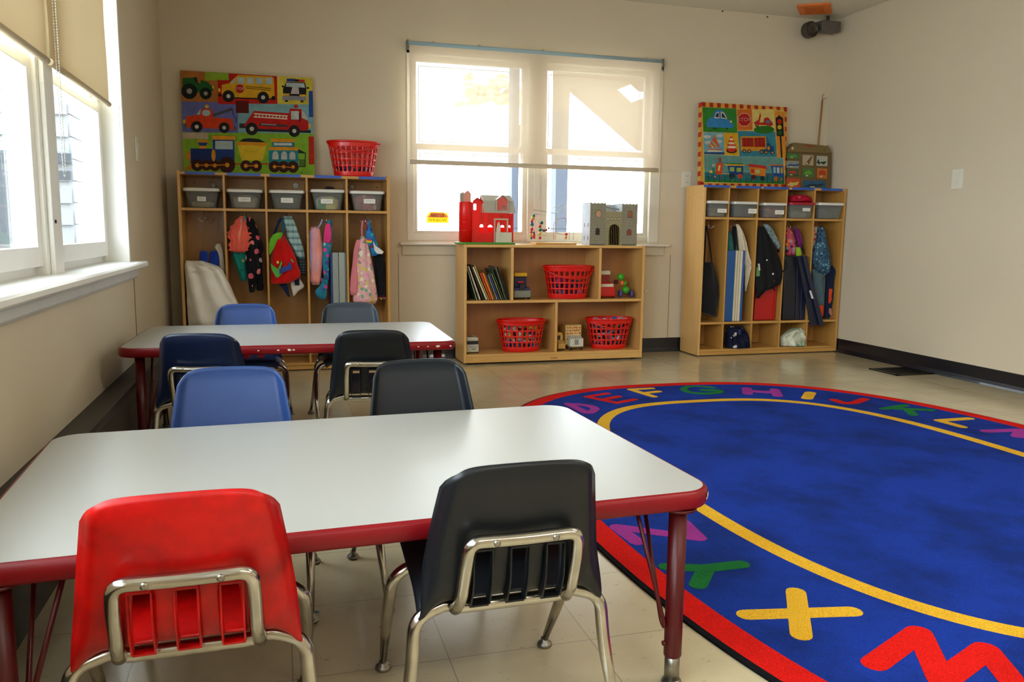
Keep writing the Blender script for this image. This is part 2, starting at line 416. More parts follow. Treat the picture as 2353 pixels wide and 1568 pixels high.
blind_x(1.995, g.y-.022, HX(0, 62, -.672).z, 'beige roller blind over the near half of the left window, cut off by the picture', None)
# looped cord hanging against the jamb
mb = MB(); a = HX(262, 250, -.648); c = HX(270, 455, -.648)
mb.tube(fillet([(-.648, 3.905, 1.95), (-.648, 3.905, c.z+.01), (-.648, 3.918, c.z-.004), (-.646, 3.93, c.z+.012), (-.646, 3.93, 1.95)], .01), .0016, 6)
tag(mb.build('blind_cord', M_bead), 'thin white looped cord hanging down the jamb of the left window', 'cord')

# ------------------------------------------------------------------ back window (window_2)
w2 = empty_struct('window_2', 'double window with two double-hung units in the back wall')
x0, x1, z0, z1 = HB
mb = MB(); t = .03
yo, yi = YB-.006, YB+.13
mb.box(x0, x0+.045, yo, yi, z0, z1); mb.box(x1-.075, x1, yo, yi, z0, z1); mb.box(x0, x1, yo, yi, z1-.06, z1)
mb.box(x0+.045, x1-.075, YB+.02, yi, z0, z0+.045)
mb.box(1.615, 1.735, yo+.004, yi, z0, z1-.06); mb.box(1.655, 1.70, yo-.004, yo+.004, z0, z1-.06)
mb.build('window_frame', M_trimw, w2, bevel=.003)
for xa, xb in ((x0+.045, 1.615), (1.735, x1-.075)):
    for nm, za, zb, yy in (('lower_sash', z0+.03, 1.41, YB+.045), ('upper_sash', 1.375, z1-.055, YB+.082)):
        s = .028; mb = MB()
        mb.box(xa, xa+s, yy-.015, yy+.015, za, zb); mb.box(xb-s, xb, yy-.015, yy+.015, za, zb)
        mb.box(xa+s, xb-s, yy-.015, yy+.015, za, za+.035); mb.box(xa+s, xb-s, yy-.015, yy+.015, zb-.036, zb)
        sh = mb.build(nm, M_trimw, w2, bevel=.002)
        g = MB(); g.box(xa+s-.004, xb-s+.004, yy-.002, yy+.002, za+.031, zb-.032); g.build('window_pane', glass(), sh)
        # thin dark gasket line of the storm pane
        g = MB(); i = .022; r = .0022; ys = yy+.02
        A = [(xa+s+i, ys, za+.035+i), (xb-s-i, ys, za+.035+i), (xb-s-i, ys, zb-.036-i), (xa+s+i, ys, zb-.036-i)]
        for p, c in zip(A, A[1:]+A[:1]): g.tube([p, c], r, 6)
        g.build('gasket', plain('gasket_dark', '#2f4640', .6), sh)
mb = MB(); mb.box(.748, 2.658, YB-.055, YB+.03, .757, .772); mb.build('window_sill', M_trimw, w2, bevel=.004)
mb = MB(); mb.box(.765, 2.63, YB-.018, YB, .692, .757); mb.build('window_apron', plain('apron_beige', '#c9bfa8', .5, var=.03), w2, bevel=.004)
struct(w2)

root = thing('roller_blind', 'sheer beige roller blind half down over the back window', 'blind', (1.672, YB-.045, 2.01))
Lb = lambda x, y, z: (x-1.672, y-(YB-.045), z-2.01)
M_blind_b = screen('sheer_blind_cloth', '#e6d4bb', .105, .13)
mb = MB(); mb.grid(lambda u, v: Lb(.812+u*1.732, YB-.052+.002*math.sin(v*7+u*3), 1.283+v*.72), 12, 20); mb.build('blind_fabric', M_blind_b, root)
mb = MB(); mb.grid(lambda u, v: Lb(.812+u*1.732, YB-.056-.004*math.sin(v*PI), 1.270+v*.028), 12, 6); mb.build('hem_bar', plain('hem_cloth', '#c9baa2', .7), root, solid=.006)
mb = MB(); mb.tube([Lb(.806, YB-.048, 2.014), Lb(2.552, YB-.048, 2.014)], .0125, 14); mb.build('roller_tube', plain('roller_blue_grey', '#a3c0cd', .35), root)
for x in (.800, 2.552):
    mb = MB(); mb.box(x-1.672, x+.004-1.672, -.022, .04, -.03, .022); mb.box(x-1.672, x+.03*(1 if x < 1 else -1)-1.672, .036, .045, -.03, .018); mb.build('bracket', plain('bracket_grey', '#8d8f88', .4, metal=.5), root)
for x in (.965, 1.262, 1.69, 2.43):
    mb = MB(); mb.box(x-1.672-.008, x-1.672+.008, -.012, .004, .012, .024); mb.build('clip', plain('clip_beige', '#b9ad8f', .5), root, bevel=.002)
mb = MB(); xx = 2.538; chain(mb, [Lb(xx, YB-.075, 1.99), Lb(xx+.004, YB-.075, 1.30), Lb(xx-.004, YB-.075, 1.255), Lb(xx-.012, YB-.075, 1.30), Lb(xx-.012, YB-.075, 1.99)], .0018, .012); mb.build('bead_chain', M_bead, root)

# sticker on the lower left pane
y_s = YB+.041
a = HY(980, 487, y_s); c = HY(1031, 513, y_s)
cx, cz, w, h = (a.x+c.x)/2, (a.z+c.z)/2, c.x-a.x, a.z-c.z
root = thing('window_sticker', 'small yellow RESCUE WINDOW sticker on the lower left pane of the back window', 'sticker', (cx, y_s, cz))
mb = MB().col('#e9c84a'); ol = [(-w/2, -h/2), (w/2, -h/2), (w/2, h*.15), (w*.42, h*.42), (w*.3, h/2), (-w*.36, h/2), (-w/2, h*.1)]
mb.prism([(x, 0, z) for x, z in ol], (0, .0012, 0)); mb.col('#e9b99a'); mb.prism([(-w*.44, -.0008, 0), (w*.44, -.0008, 0), (w*.44, -.0008, h*.15), (w*.28, -.0008, h*.42), (-w*.3, -.0008, h*.42)], (0, .0007, 0))
mb.build('sticker_film', vcol('sticker_film', .5, .3, transl=.6), root)
mb = MB().col('#1d1a16')
T = lambda x, z, s: Matrix(((s, 0, 0, x), (0, 0, 1, -.0016), (0, s*1.1, 0, z), (0, 0, 0, 1)))
text_mesh(mb, 'RESCUE', T(0, h*.16, h*.36)); text_mesh(mb, 'WINDOW', T(0, -h*.24, h*.36)); mb.build('lettering', vcol(), root)

# ------------------------------------------------------------------ outdoors
mb = MB(); mb.box(-40, 40, -10, 60, -.6, -.5); o = mb.build('ground', plain('pale_concrete', '#c9c7c0', .8, var=.08, vscale=.8)); struct(o, 'pale paving outside the windows')
# neighbour's white clapboard house seen through the left window
c1 = HY(158, 300, 7.2); root = thing('neighbour_house', 'pale grey clapboard house seen through the left window', 'house', (c1.x, 7.2, -.5))
M_sid = plain('pale_grey_siding', '#77797c', .6, var=.03)
mb = MB(); hh = .5
for k in range(22):
    z = k*.17; mb.hexa([(-5, -.03, z), (0, -.03, z), (0, .2, z), (-5, .2, z), (-5, -.005, z+.17), (0, -.005, z+.17), (0, .2, z+.17), (-5, .2, z+.17)])
    mb.box(-.02, .015, -.012, 5, z+.01, z+.17)
mb.build('clapboards', M_sid, root)
def bandz(py): return HY(120, py, 7.17).z+.5
mb = MB(); mb.box(-5, .02, -.06, -.02, bandz(375), bandz(352)); mb.box(-5, .0, -.045, -.02, bandz(412), bandz(392)); mb.build('dark_band', plain('slate_band', '#34393f', .6), root)
xw = HY(18, 400, 7.17).x-c1.x
mb = MB(); mb.box(xw-.9, xw, -.05, -.02, bandz(560), bandz(350)); mb.build('house_window', plain('dull_window', '#2a3036', .2), root)
mb = MB(); mb.box(-5.1, .25, -.4, .1, 3.74, 3.84); mb.build('eaves', M_sid, root)
# posts and gable slab of the porch behind the back window
M_post = plain('porch_post_slate', '#3d4558', .6); yp = 6.6
def post(p0, p1, label):
    a = HY(p0, 430, yp); c = HY(p1, 430, yp); r = thing('porch_post', label, 'post', ((a.x+c.x)/2, yp, -.5))
    w = (c.x-a.x)/2; mb = MB(); mb.box(-w, w, 0, .12, 0, 3.2); mb.build('shaft', M_post, r); mb = MB(); mb.box(-w-.02, w+.02, -.02, .14, 0, .18); mb.build('post_base', M_post, r)
post(1277, 1304, 'blue-grey porch post outside the right half of the back window')
post(1176, 1191, 'narrow blue-grey porch post outside beside the centre mullion of the back window')
zz = zoomer(900, 80, 3.015); r = thing('porch_gable', 'porch gable above a triangular opening outside the back window', 'porch roof', (2.6, 6.4, 1.9))
P = lambda x, y: (lambda v: Vector((v.x-2.6, 0, v.z-1.9)))(HY(*zz(x, y), 6.4))
mb = MB()
mb.prism([P(1145, 120), P(1145, 520), P(1228, 520), P(1238, 360), P(1500, 590), P(1720, 785), P(2000, 900), P(2000, 420), P(1740, 440), P(1660, 468), P(1565, 380), P(1690, 330), P(1745, 380), P(2000, 400), P(2000, 120)], (0, .1, 0))
mb.build('gable_board', plain('porch_board_tan', '#7d684c', .7), r)
root = thing('garden_tree', 'pale bushy tree far behind the left half of the back window', 'tree', (HY(1130, 240, 14).x, 14, -.5))
tx = HY(1222, 240, 14).x-HY(1130, 240, 14).x; mb = MB(); mb.tube([(tx, 0, 0), (tx, 0, 2), (tx-.2, .1, 3.2)], [.14, .1, .05], 8); mb.build('trunk', plain('bark', '#7a6a55', .9), root)
mb = MB(); rnd = random.Random(3)
for k in range(240):
    px = rnd.uniform(1064, 1235); top = 190+18*math.sin(px*.07)+8*math.sin(px*.21); py = rnd.uniform(top, 236)
    v = HY(px, py, 14); s = rnd.uniform(.04, .09); mb.ball((v.x-root.location.x, rnd.uniform(-.4, .4), v.z+.5), s, 6, 4, (1, 1, .7))
mb.build('foliage', plain('pale_leaves', '#c9c29c', .8, var=.2), root)

# ------------------------------------------------------------------ light
w = bpy.data.worlds.new('sky'); scn.world = w; w.use_nodes = True; n, l = w.node_tree.nodes, w.node_tree.links
bg = n['Background']; bg.inputs[0].default_value = (.88, .94, 1.0, 1); bg.inputs[1].default_value = 5.0
def portal(name, loc, rot, sx, sy):
    d = bpy.data.lights.new(name, 'AREA'); d.shape = 'RECTANGLE'; d.size = sx; d.size_y = sy; d.cycles.is_portal = True
    o = bpy.data.objects.new(name, d); col.objects.link(o); o.location = loc; o.rotation_euler = rot
portal('window_daylight_left', (XL-.2, 2.955, 1.38), (0, -PI/2, 0), 1.36, 1.97)
portal('window_daylight_near', (XL-.2, .05, 1.38), (0, -PI/2, 0), 1.36, 3.3)
portal('window_daylight_back', (1.69, YB+.2, 1.4), (-PI/2, 0, 0), 1.79, 1.24)
scn.view_settings.view_transform = 'Standard'; scn.view_settings.look = 'None'; scn.view_settings.gamma = 1; scn.view_settings.use_curve_mapping = False
scn.view_settings.exposure = 1.55
# added fill lamps on the ceiling, out of view, to brighten the room
for i, (x, y) in enumerate(((.9, -1.2), (2.6, -1.2), (2.4, .9))):
    r = thing('added_ceiling_fill', ['added fill lamp on the ceiling behind the viewer on the left', 'added fill lamp on the ceiling behind the viewer on the right', 'added fill lamp on the ceiling above the rug, out of view'][i], 'light', (x, y, ZC))
    mb = MB(); mb.box(-.62, .62, -.16, .16, -.06, 0); mb.build('fill_housing', M_white, r, bevel=.004)
    d = bpy.data.lights.new('fill_lamp', 'AREA'); d.shape = 'RECTANGLE'; d.size = 1.15; d.size_y = .24; d.energy = 8; d.color = (1, .93, .80)
    o = bpy.data.objects.new('fill_lamp', d); col.objects.link(o); o.parent = r; o.location = (0, 0, -.07)
# ================================================================== TABLES
M_lam = plain('grey_laminate', '#a3a29c', .30, spec=.38, coat=0, var=.02, vscale=2)
m = bpy.data.materials.new('red_enamel'); n, l, b = nodes(m); setp(b, .38, spec=.28, coat=.03)
t = tex(n, l, 'Noise', 22, (1, 1, .6), 4); chips = ramp(n, l, t.outputs[0], [(.74, (0, 0, 0, 1)), (.76, (1, 1, 1, 1))])
t2 = tex(n, l, 'Noise', 5, detail=3); rb = ramp(n, l, t2.outputs[0], [(.3, lin('#720812')), (.7, lin('#800b14'))])
l.new(mix_rgb(n, l, chips, rb, lin('#8f8a84')), b.inputs['Base Color']); M_redband = m
M_redleg = plain('red_leg_enamel', '#4c080a', .36, spec=.35, var=.12, vscale=9)
M_chrome = plain('worn_chrome', '#b5b1a8', .18, metal=1, var=.1, vscale=30)
M_steel = plain('dull_steel', '#8f8b82', .38, metal=1, var=.12, vscale=25)
def rrect(w, d, r, n=8):
    out = []
    for cx, cy, a0 in ((w/2-r, d/2-r, 0), (-w/2+r, d/2-r, PI/2), (-w/2+r, -d/2+r, PI), (w/2-r, -d/2+r, 1.5*PI)):
        for k in range(n+1):
            a = a0+PI/2*k/n; out.append((cx+r*math.cos(a), cy+r*math.sin(a)))
    return out
def make_table(label, loc, rz, W, D, H, leg_dx, leg_dy):
    root = thing('activity_table', label, 'table', loc, rz, 'low red-edged classroom tables')
    r = .062
    mb = MB(); o = rrect(W-.012, D-.012, r-.006); mb.prism([(x, y, H-.02) for x, y in o], (0, 0, .0203)); mb.build('tabletop', M_lam, root)
    mb = MB(); prof = [(-.006, 0), (-.001, -.0012), (.003, -.006), (.004, -.016), (.003, -.028), (-.001, -.0335), (-.008, -.035), (-.03, -.035)]
    rings = [[Vector((x, y, H+dz)) for x, y in rrect(W-.012+2*(p+.006), D-.012+2*(p+.006), max(r+p, .004))] for p, dz in prof]
    mb.loft(rings, True, False); mb.prism([(x, y, H-.0352) for x, y in rrect(W-.06, D-.06, r-.03)], (0, 0, .012)); mb.build('edge_band', M_redband, root)
    for sx in (-1, 1):
        for sy in (-1, 1):
            x, y = sx*(W/2-leg_dx), sy*(D/2-leg_dy)
            mb = MB(); mb.lathe([(.0165, .058), (.0172, .062), (.0172, H-.035)], (x, y, 0), 18); mb.lathe([(.034, H-.04), (.034, H-.0353)], (x, y, 0), 18)
            mb.tube([(x-.022*1, y, .085), (x-.014, y, .085)], .005, 8)
            lg = mb.build('leg', M_redleg, root)
            mb = MB(); mb.lathe([(.0145, .006), (.0145, .066)], (x, y, 0), 16); mb.lathe([(.018, 0), (.020, .003), (.018, .009), (.012, .012)], (x, y, 0), 16); mb.build('leg_extension', M_steel, lg)
            mb = MB(); jx, jz = x-sx*.019, .115
            mb.tube(fillet([(x-sx*.085, y-sy*.004, H-.036), (jx-sx*.002, y, jz+.012), (jx, y-sy*.002, jz), (jx-sx*.002, y-sy*.012, jz+.012), (x-sx*.03, y-sy*.085, H-.036)], .01), .0042, 8)
            mb.build('brace_rod', M_redleg, root)
    return root
TN = make_table('nearest low table with a grey laminate top and a chipped red edge', (.134, 1.639, 0), math.radians(2.7), 1.235, .772, .39, .065, .032)
TF = make_table('farther low grey-topped table with a red edge, in front of the left cubby locker', (.053, 3.431, 0), math.radians(-1.3), 1.222, .69, .428, .062, .08)
for px in (568, 600):
    a = HY(px, 815, 3.45); v = Matrix.Rotation(math.radians(1.3), 4, 'Z') @ (a-TF.location); mb = MB(); mb.box(v.x-.012, v.x+.012, v.y-.02, v.y+.02, .33, .395)
    mb.build('bracket', plain('bright_red_tab', '#c4142c', .4), TF)
# bare chips in the paint at the table corners
rnd = random.Random(5)
def chips(tb, spots_, label=None):
    for x, y, z, nx, ny, s in spots_:
        mb = MB(); nn = Vector((nx, ny, 0)).normalized(); tt = Vector((-nn.y, nn.x, 0)); c = Vector((x, y, z))
        pts = [c+tt*(s*math.cos(a)*(1+.4*rnd.random()))+Vector((0, 0, 1))*(s*.55*math.sin(a)*(1+.5*rnd.random()))+nn*.0006 for a in [2*PI*k/9 for k in range(9)]]
        mb.poly(pts)
        mb.build('paint_chip', plain('bare_paint_chip', '#d8cfb4', .6), tb)
W, D = 1.222, .69
chips(TF, [(x, -D/2-.0042, .428-.018, 0, -1, s) for x, s in ((.54, .004), (.497, .003), (.565-.03, .006), (.586, .004), (.46, .003), (-.06, .004), (-.02, .006), (-.005, .004), (-.13, .003))])
W, D = 1.235, .772
cx, cy = W/2-.062, -D/2+.062; a = -math.radians(42)
chips(TN, [(cx+.0662*math.cos(a+d), cy+.0662*math.sin(a+d), .39-z, math.cos(a+d), math.sin(a+d), s) for d, z, s in ((0, .013, .006), (.12, .017, .005), (-.1, .019, .0045), (.16, .010, .004))])

# ================================================================== CHAIRS
PROF = [(.143, .280), (.139, .294), (.118, .3035), (.06, .303), (.0, .298), (-.07, .292), (-.118, .284), (-.152, .282), (-.1715, .310), (-.182, .358), (-.193, .405), (-.2055, .452), (-.2255, .5145)]
HW = [.130, .137, .143, .146, .148, .150, .152, .1535, .150, .1435, .1365, .129, .1185]
def smth(a, b_, x):
    t = min(1, max(0, (x-a)/(b_-a))); return t*t*(3-2*t)
def shell_pt(u, v):
    uu = u*2-1; au = abs(uu); K = len(PROF)-1
    vb = 8/12.0
    if v > vb: v = vb+(v-vb)*(1-.035*au*au-.125*au**8)
    t = v*K; i = min(int(t), K-1); f = t-i
    def cr(a, b_, c, d): return .5*(2*b_+(c-a)*f+(2*a-5*b_+4*c-d)*f*f+(3*b_-a-3*c+d)*f**3)
    g = lambda A, k: A[max(0, min(K, k))]
    y = cr(*[g(PROF, i+k)[0] for k in (-1, 0, 1, 2)]); z = cr(*[g(PROF, i+k)[1] for k in (-1, 0, 1, 2)]); w = cr(*[g(HW, i+k) for k in (-1, 0, 1, 2)])
    back = smth(.60, .74, v); junc = math.exp(-((v-.60)/.10)**2)
    z -= (1-back)*(.004*uu*uu+.010*smth(.86, 1, au)) + junc*.016*smth(.72, 1, au)
    y += back*(.008*uu*uu+.024*smth(.84, 1, au)**1.1)
    y += .010*smth(.955, 1, v)*back                       # rim rolled forward at the top
    return Vector((w*uu, y, z))
SL = [-.059, 0, .059]
def make_chair(label, loc, rz, pm, group='small plastic shell chairs around the tables'):
    root = thing('child_chair', label, 'chair', loc, rz, group)
    NU, NV = 46, 60
    def skip(u, v):
        x = (u*2-1)*.15; t = v*12
        return 7.15 < t < 9.3 and any(abs(x-s) < .0148 for s in SL)
    mb = MB(); mb.grid(shell_pt, NU, NV, True, skip); sh = mb.build('shell', pm, root, solid=.0042, off=0)
    for s in SL:
        mb = MB(); prof = []
        for sx in (-1, 1):
            pts = []
            for k in range(9):
                v = (7.1+2.25*k/8)/12; p = shell_pt((s/.15+1)/2, v); pts.append(p)
            X = s+sx*.0150
            dep = [.006, .013, .016, .016, .016, .015, .013, .011, .008]
            a = [Vector((X-.0013, p.y+.001, p.z)) for p in pts]; c = [Vector((X-.0013, p.y-d, p.z-(.014 if k < 2 else .004))) for k, (p, d) in enumerate(zip(pts, dep))]
            mb.loft([[q, w_, w_+Vector((.0026, 0, 0)), q+Vector((.0026, 0, 0))] for q, w_ in zip(a, c)], False)
        p = shell_pt((s/.15+1)/2, 9.32/12); mb.box(s-.0155, s+.0155, p.y-.009, p.y+.001, p.z-.002, p.z+.001)
        p = shell_pt((s/.15+1)/2, 7.1/12); mb.box(s-.0155, s+.0155, p.y-.012, p.y+.002, p.z-.014, p.z-.011)
        mb.build('slot_rim', pm, sh)
    for nm, foot, sho, cz, cyy in (('rear_frame', (.188, -.168), (.158, -.142, .252), .262, -.136), ('front_frame', (.168, .158), (.166, .03, .250), .268, .035)):
        mb = MB(); pts = [(-foot[0], foot[1], .016), (-sho[0]-.006, (sho[1]*.75+foot[1]*.25), .17), (-sho[0], sho[1], sho[2]), (-.105, cyy, cz+.004), (-.085, cyy, cz-.004)]
        pts = pts+[(-x, y, z) for x, y, z in pts[::-1]]
        P_ = fillet(pts, [0, .05, .05, .012, .01, .01, .012, .05, .05, 0], 7)
        rad = [.0068+.0042*smth(.02, .16, p.z) for p in P_]
        mb.tube(P_, rad, 14); fr = mb.build(nm, M_chrome, root)
        for s in (-1, 1):
            mb = MB(); mb.lathe([(.004, .022), (.008, .020), (.008, .013), (.0145, .009), (.016, .004), (.013, 0)], (s*foot[0], foot[1], 0), 16); mb.build('glide', M_steel, fr)
    mb = MB(); pts = [(-.094, -.149, .262), (-.091, -.178, .29), (-.089, -.2055, .360), (-.086, -.2165, .397), (0, -.2120, .393), (.086, -.2165, .397), (.089, -.2055, .360), (.091, -.178, .29), (.094, -.149, .262)]
    mb.tube(fillet(pts, [0, .03, .03, .038, .08, .038, .03, .03, 0], 8), .0105, 14); bs = mb.build('back_support', M_chrome, root)
    for s in (-1, 1):
        mb = MB(); mb.lathe([(.0055, 0), (.0055, -.002), (.003, -.0035)], (s*.047, -.2240, .395), 10, 'y'); mb.build('rivet', M_steel, bs)
    return root
def plastic(name, c, dark, rough=.33, sc=5, amt=.5, coat=.04, spec=.4):
    m = bpy.data.materials.new(name); n, l, b = nodes(m); setp(b, rough, spec=spec, coat=coat)
    t = tex(n, l, 'Noise', sc, (1, 1, 1), 5, .6); k = ramp(n, l, t.outputs[0], [(.35, lin(c)), (.75, lin(dark))])
    l.new(mix_rgb(n, l, amt, lin(c), k), b.inputs['Base Color'])
    t = tex(n, l, 'Noise', 700, detail=2); bump(n, l, b, t.outputs[0], .25, .0006); return m
P_red = plastic('red_plastic', '#c40402', '#520302', .38, 11, .85, spec=.35)
P_char = plastic('charcoal_plastic', '#0e1216', '#080b0e', .38, spec=.32)
P_blue = plastic('mid_blue_plastic', '#2b4780', '#223a6c', .42, spec=.35)
P_navy = plastic('dark_navy_plastic', '#101820', '#0b1118', .4, spec=.32)
P_nvy2 = plastic('navy_plastic', '#0a1a3a', '#081228', .34, spec=.35)
P_slate = plastic('slate_plastic', '#333d49', '#2a333d', .4, spec=.35)
R = math.radians
make_chair('red plastic chair with scuffed back at the nearest table', (-.140, 1.318, 0), R(1.5), P_red)
make_chair('charcoal plastic chair beside the red chair at the nearest table', (.345, 1.345, 0), R(1.0), P_char)
make_chair('mid-blue chair on the far side of the nearest table, left of the dark one', (-.122, 1.893, 0), R(180), P_blue)
make_chair('dark blue-grey chair on the far side of the nearest table, right of the mid-blue one', (.368, 1.917, 0), R(180+5.5), P_navy)
make_chair('navy chair pushed in at the near side of the farther table, on its left', (-.237, 3.014, 0), R(-8), P_nvy2)
make_chair('black chair pushed in at the near side of the farther table, on its right', (.325, 3.005, 0), R(-7), P_char)
make_chair('blue chair behind the farther table, in front of the white bag', (-.154, 3.648, 0), R(180), P_blue)
make_chair('slate-grey chair behind the farther table, in front of the grey folded mat', (.310, 3.648, 0), R(180), P_slate)

# ================================================================== RUG
def sup(cx, cy, a, b_, nn, k, N=160):
    t = 2*PI*k/N; c, s = math.cos(t), math.sin(t)
    return Vector((cx+a*math.copysign(abs(c)**(2/nn), c), cy+b_*math.copysign(abs(s)**(2/nn), s), 0))
RO = (2.041, 2.224, 1.232, 1.895, 2.667); RY = (2.017, 2.388, .802, 1.267, 2.80)
def offs(P_, d):
    N = len(P_); out = []
    for i in range(N):
        t = (P_[(i+1) % N]-P_[i-1]).normalized(); out.append(P_[i]+Vector((-t.y, t.x, 0))*d)
    return out
N = 240
OUT = [sup(*RO, k, N) for k in range(N)]; YEL = [sup(*RY, k, N) for k in range(N)]
rc = Vector((2.04, 2.3, 0))
root = thing('alphabet_rug', 'large oval blue alphabet rug with a red border and a yellow ring', 'rug', tuple(rc))
def rugmat(name, c, d, rough=.95):
    m = bpy.data.materials.new(name); n, l, b = nodes(m); setp(b, rough, spec=.1, sheen=0)
    t = tex(n, l, 'Noise', 3.2, (1, 1, 1), 6, .6); f = tex(n, l, 'Noise', 380, detail=2)
    k = ramp(n, l, t.outputs[0], [(.36, lin(d)), (.56, lin(c))]); k2 = ramp(n, l, f.outputs[0], [(.3, (.62, .62, .62, 1)), (.7, (1.2, 1.2, 1.2, 1))])
    l.new(mix_rgb(n, l, 1, k, k2, 'MULTIPLY'), b.inputs['Base Color']); bump(n, l, b, f.outputs[0], .8, .003); return m
RM = [rugmat('rug_blue', '#17389c', '#112a74'), rugmat('rug_red', '#e01a12', '#cc150f'), rugmat('rug_yellow', '#edb933', '#e0a928'),
      rugmat('rug_green', '#1f7a3a', '#1b6d33'), rugmat('rug_purple', '#a83a9d', '#93328a'), rugmat('rug_binding', '#15161a', '#101114')]
mb = MB()
def ring(mb, A, B, za, zb, mi):
    mb.mi = mi; mb.loft([[p-rc+Vector((0, 0, za)) for p in A], [p-rc+Vector((0, 0, zb)) for p in B]], False, False)
O1, O2, Y2 = offs(OUT, .013), offs(OUT, .088), offs(YEL, .056)
ring(mb, OUT, OUT, 0, .006, 5); ring(mb, OUT, O1, .006, .0085, 5); ring(mb, O1, O2, .0085, .0088, 1)
ring(mb, O2, YEL, .0088, .0088, 0); ring(mb, YEL, Y2, .0088, .0088, 2); mb.mi = 0; mb.poly([p-rc+Vector((0, 0, .0088)) for p in Y2])
mb.build('rug_pile', RM, root)
GLY = {'A': [[(0, 0), (.5, 1), (1, 0)], [(.2, .38), (.8, .38)]], 'B': [[(0, 0), (0, 1), (.55, 1), (.8, .78), (.5, .52), (0, .52)], [(.5, .52), (.9, .25), (.6, 0), (0, 0)]],
 'C': [[(.95, .8), (.6, 1), (.2, .85), (0, .5), (.2, .12), (.6, 0), (.95, .2)]], 'D': [[(0, 0), (0, 1), (.5, .95), (.85, .7), (.9, .45), (.7, .12), (.4, 0), (0, 0)]],
 'E': [[(.85, 1), (0, 1), (0, 0), (.85, 0)], [(0, .5), (.7, .5)]], 'F': [[(.85, 1), (0, 1), (0, 0)], [(0, .5), (.65, .5)]],
 'G': [[(.9, .85), (.5, 1), (.15, .85), (0, .5), (.15, .12), (.55, 0), (.95, .15), (.98, .45), (.55, .45)]],
 'H': [[(0, 0), (0, 1)], [(1, 0), (1, 1)], [(0, .5), (1, .5)]], 'I': [[(0, 0), (0, 1)]], 'J': [[(.8, 1), (.8, .3), (.6, .03), (.25, .03), (0, .3)]],
 'K': [[(0, 0), (0, 1)], [(.85, 1), (0, .4)], [(.25, .55), (.9, 0)]], 'L': [[(0, 1), (0, 0), (.85, 0)]], 'M': [[(0, 0), (.12, 1), (.5, .3), (.88, 1), (1, 0)]],
 'N': [[(0, 0), (0, 1), (.9, 0), (.9, 1)]], 'O': [[(.5, 0), (.1, .2), (0, .5), (.15, .85), (.5, 1), (.85, .85), (1, .5), (.85, .15), (.5, 0)]], 'P': [[(0, 0), (0, 1), (.6, 1), (.8, .75), (.6, .45), (0, .45)]],
 'Q': [[(.5, 0), (.1, .2), (0, .5), (.15, .85), (.5, 1), (.85, .85), (1, .5), (.85, .15), (.5, 0)], [(.6, .3), (1, -.05)]], 'R': [[(0, 0), (0, 1), (.6, 1), (.8, .75), (.6, .48), (0, .48)], [(.4, .48), (.85, 0)]],
 'S': [[(.85, .85), (.5, 1), (.1, .8), (.3, .55), (.7, .42), (.85, .2), (.45, 0), (0, .15)]], 'T': [[(0, 1), (1, 1)], [(.5, 1), (.5, 0)]], 'U': [[(0, 1), (0, .3), (.25, 0), (.65, 0), (.9, .3), (.9, 1)]],
 'V': [[(0, 1), (.45, 0), (.9, 1)]], 'W': [[(0, 1), (.25, 0), (.6, .72), (.95, 0), (1.2, 1)]], 'X': [[(0, 1), (1, 0)], [(0, 0), (1, 1)]], 'Y': [[(0, 1), (.5, .45), (1, 1)], [(.5, .45), (.5, 0)]],
 'Z': [[(0, 1), (.95, 1), (0, 0), (.95, 0)]]}
def stroke2(mb, pts, r, z0, z1, lift=0):
    """flat rounded stroke laid on the pile"""
    def disc(p): return [(p.x+r*math.cos(2*PI*k/14), p.y+r*math.sin(2*PI*k/14)) for k in range(14)]
    for p, q in zip(pts, pts[1:]):
        d = (q-p); L = d.length; d = d/L if L else Vector((1, 0, 0)); a0 = math.atan2(d.y, d.x); ol = []
        for c, s in ((q, -PI/2), (p, PI/2)):
            for k in range(8): a = a0+s+PI*k/7; ol.append((c.x+r*math.cos(a), c.y+r*math.sin(a), z0))
        z1 += .00009; mb.prism(ol, (0, 0, z1-z0))
CI = {'r': 1, 'y': 2, 'g': 3, 'p': 4}
# letter, colour, centre on the floor; the tops of the letters face outwards
LET = [('D', 'p', 1.385, 3.60), ('E', 'r', 1.625, 3.805), ('F', 'y', 1.87, 3.87), ('G', 'g', 2.19, 3.895), ('H', 'p', 2.50, 3.775), ('I', 'y', 2.70, 3.645), ('J', 'r', 2.84, 3.47), ('K', 'g', 2.965, 3.22), ('L', 'y', 3.03, 2.945),
       ('M', 'p', 3.055, 2.66), ('N', 'r', 3.06, 2.37), ('O', 'g', 3.06, 2.08), ('P', 'y', 3.04, 1.80), ('Q', 'p', 3.0, 1.52), ('R', 'r', 2.90, 1.25), ('S', 'g', 2.72, 1.03), ('T', 'y', 2.48, .87), ('U', 'p', 2.16, .80), ('V', 'g', 1.82, .86),
       ('W', 'r', 1.262, 1.268), ('X', 'y', 1.113, 1.494), ('Y', 'g', 1.03, 1.755), ('Z', 'p', 1.022, 2.022), ('A', 'y', 1.02, 2.35), ('B', 'g', 1.04, 2.75), ('C', 'r', 1.15, 3.2)]
zf3, zf1, zf2 = zoomer(1180, 820, 2.006), zoomer(1180, 860, 3.92), zoomer(1750, 840, 3.902)
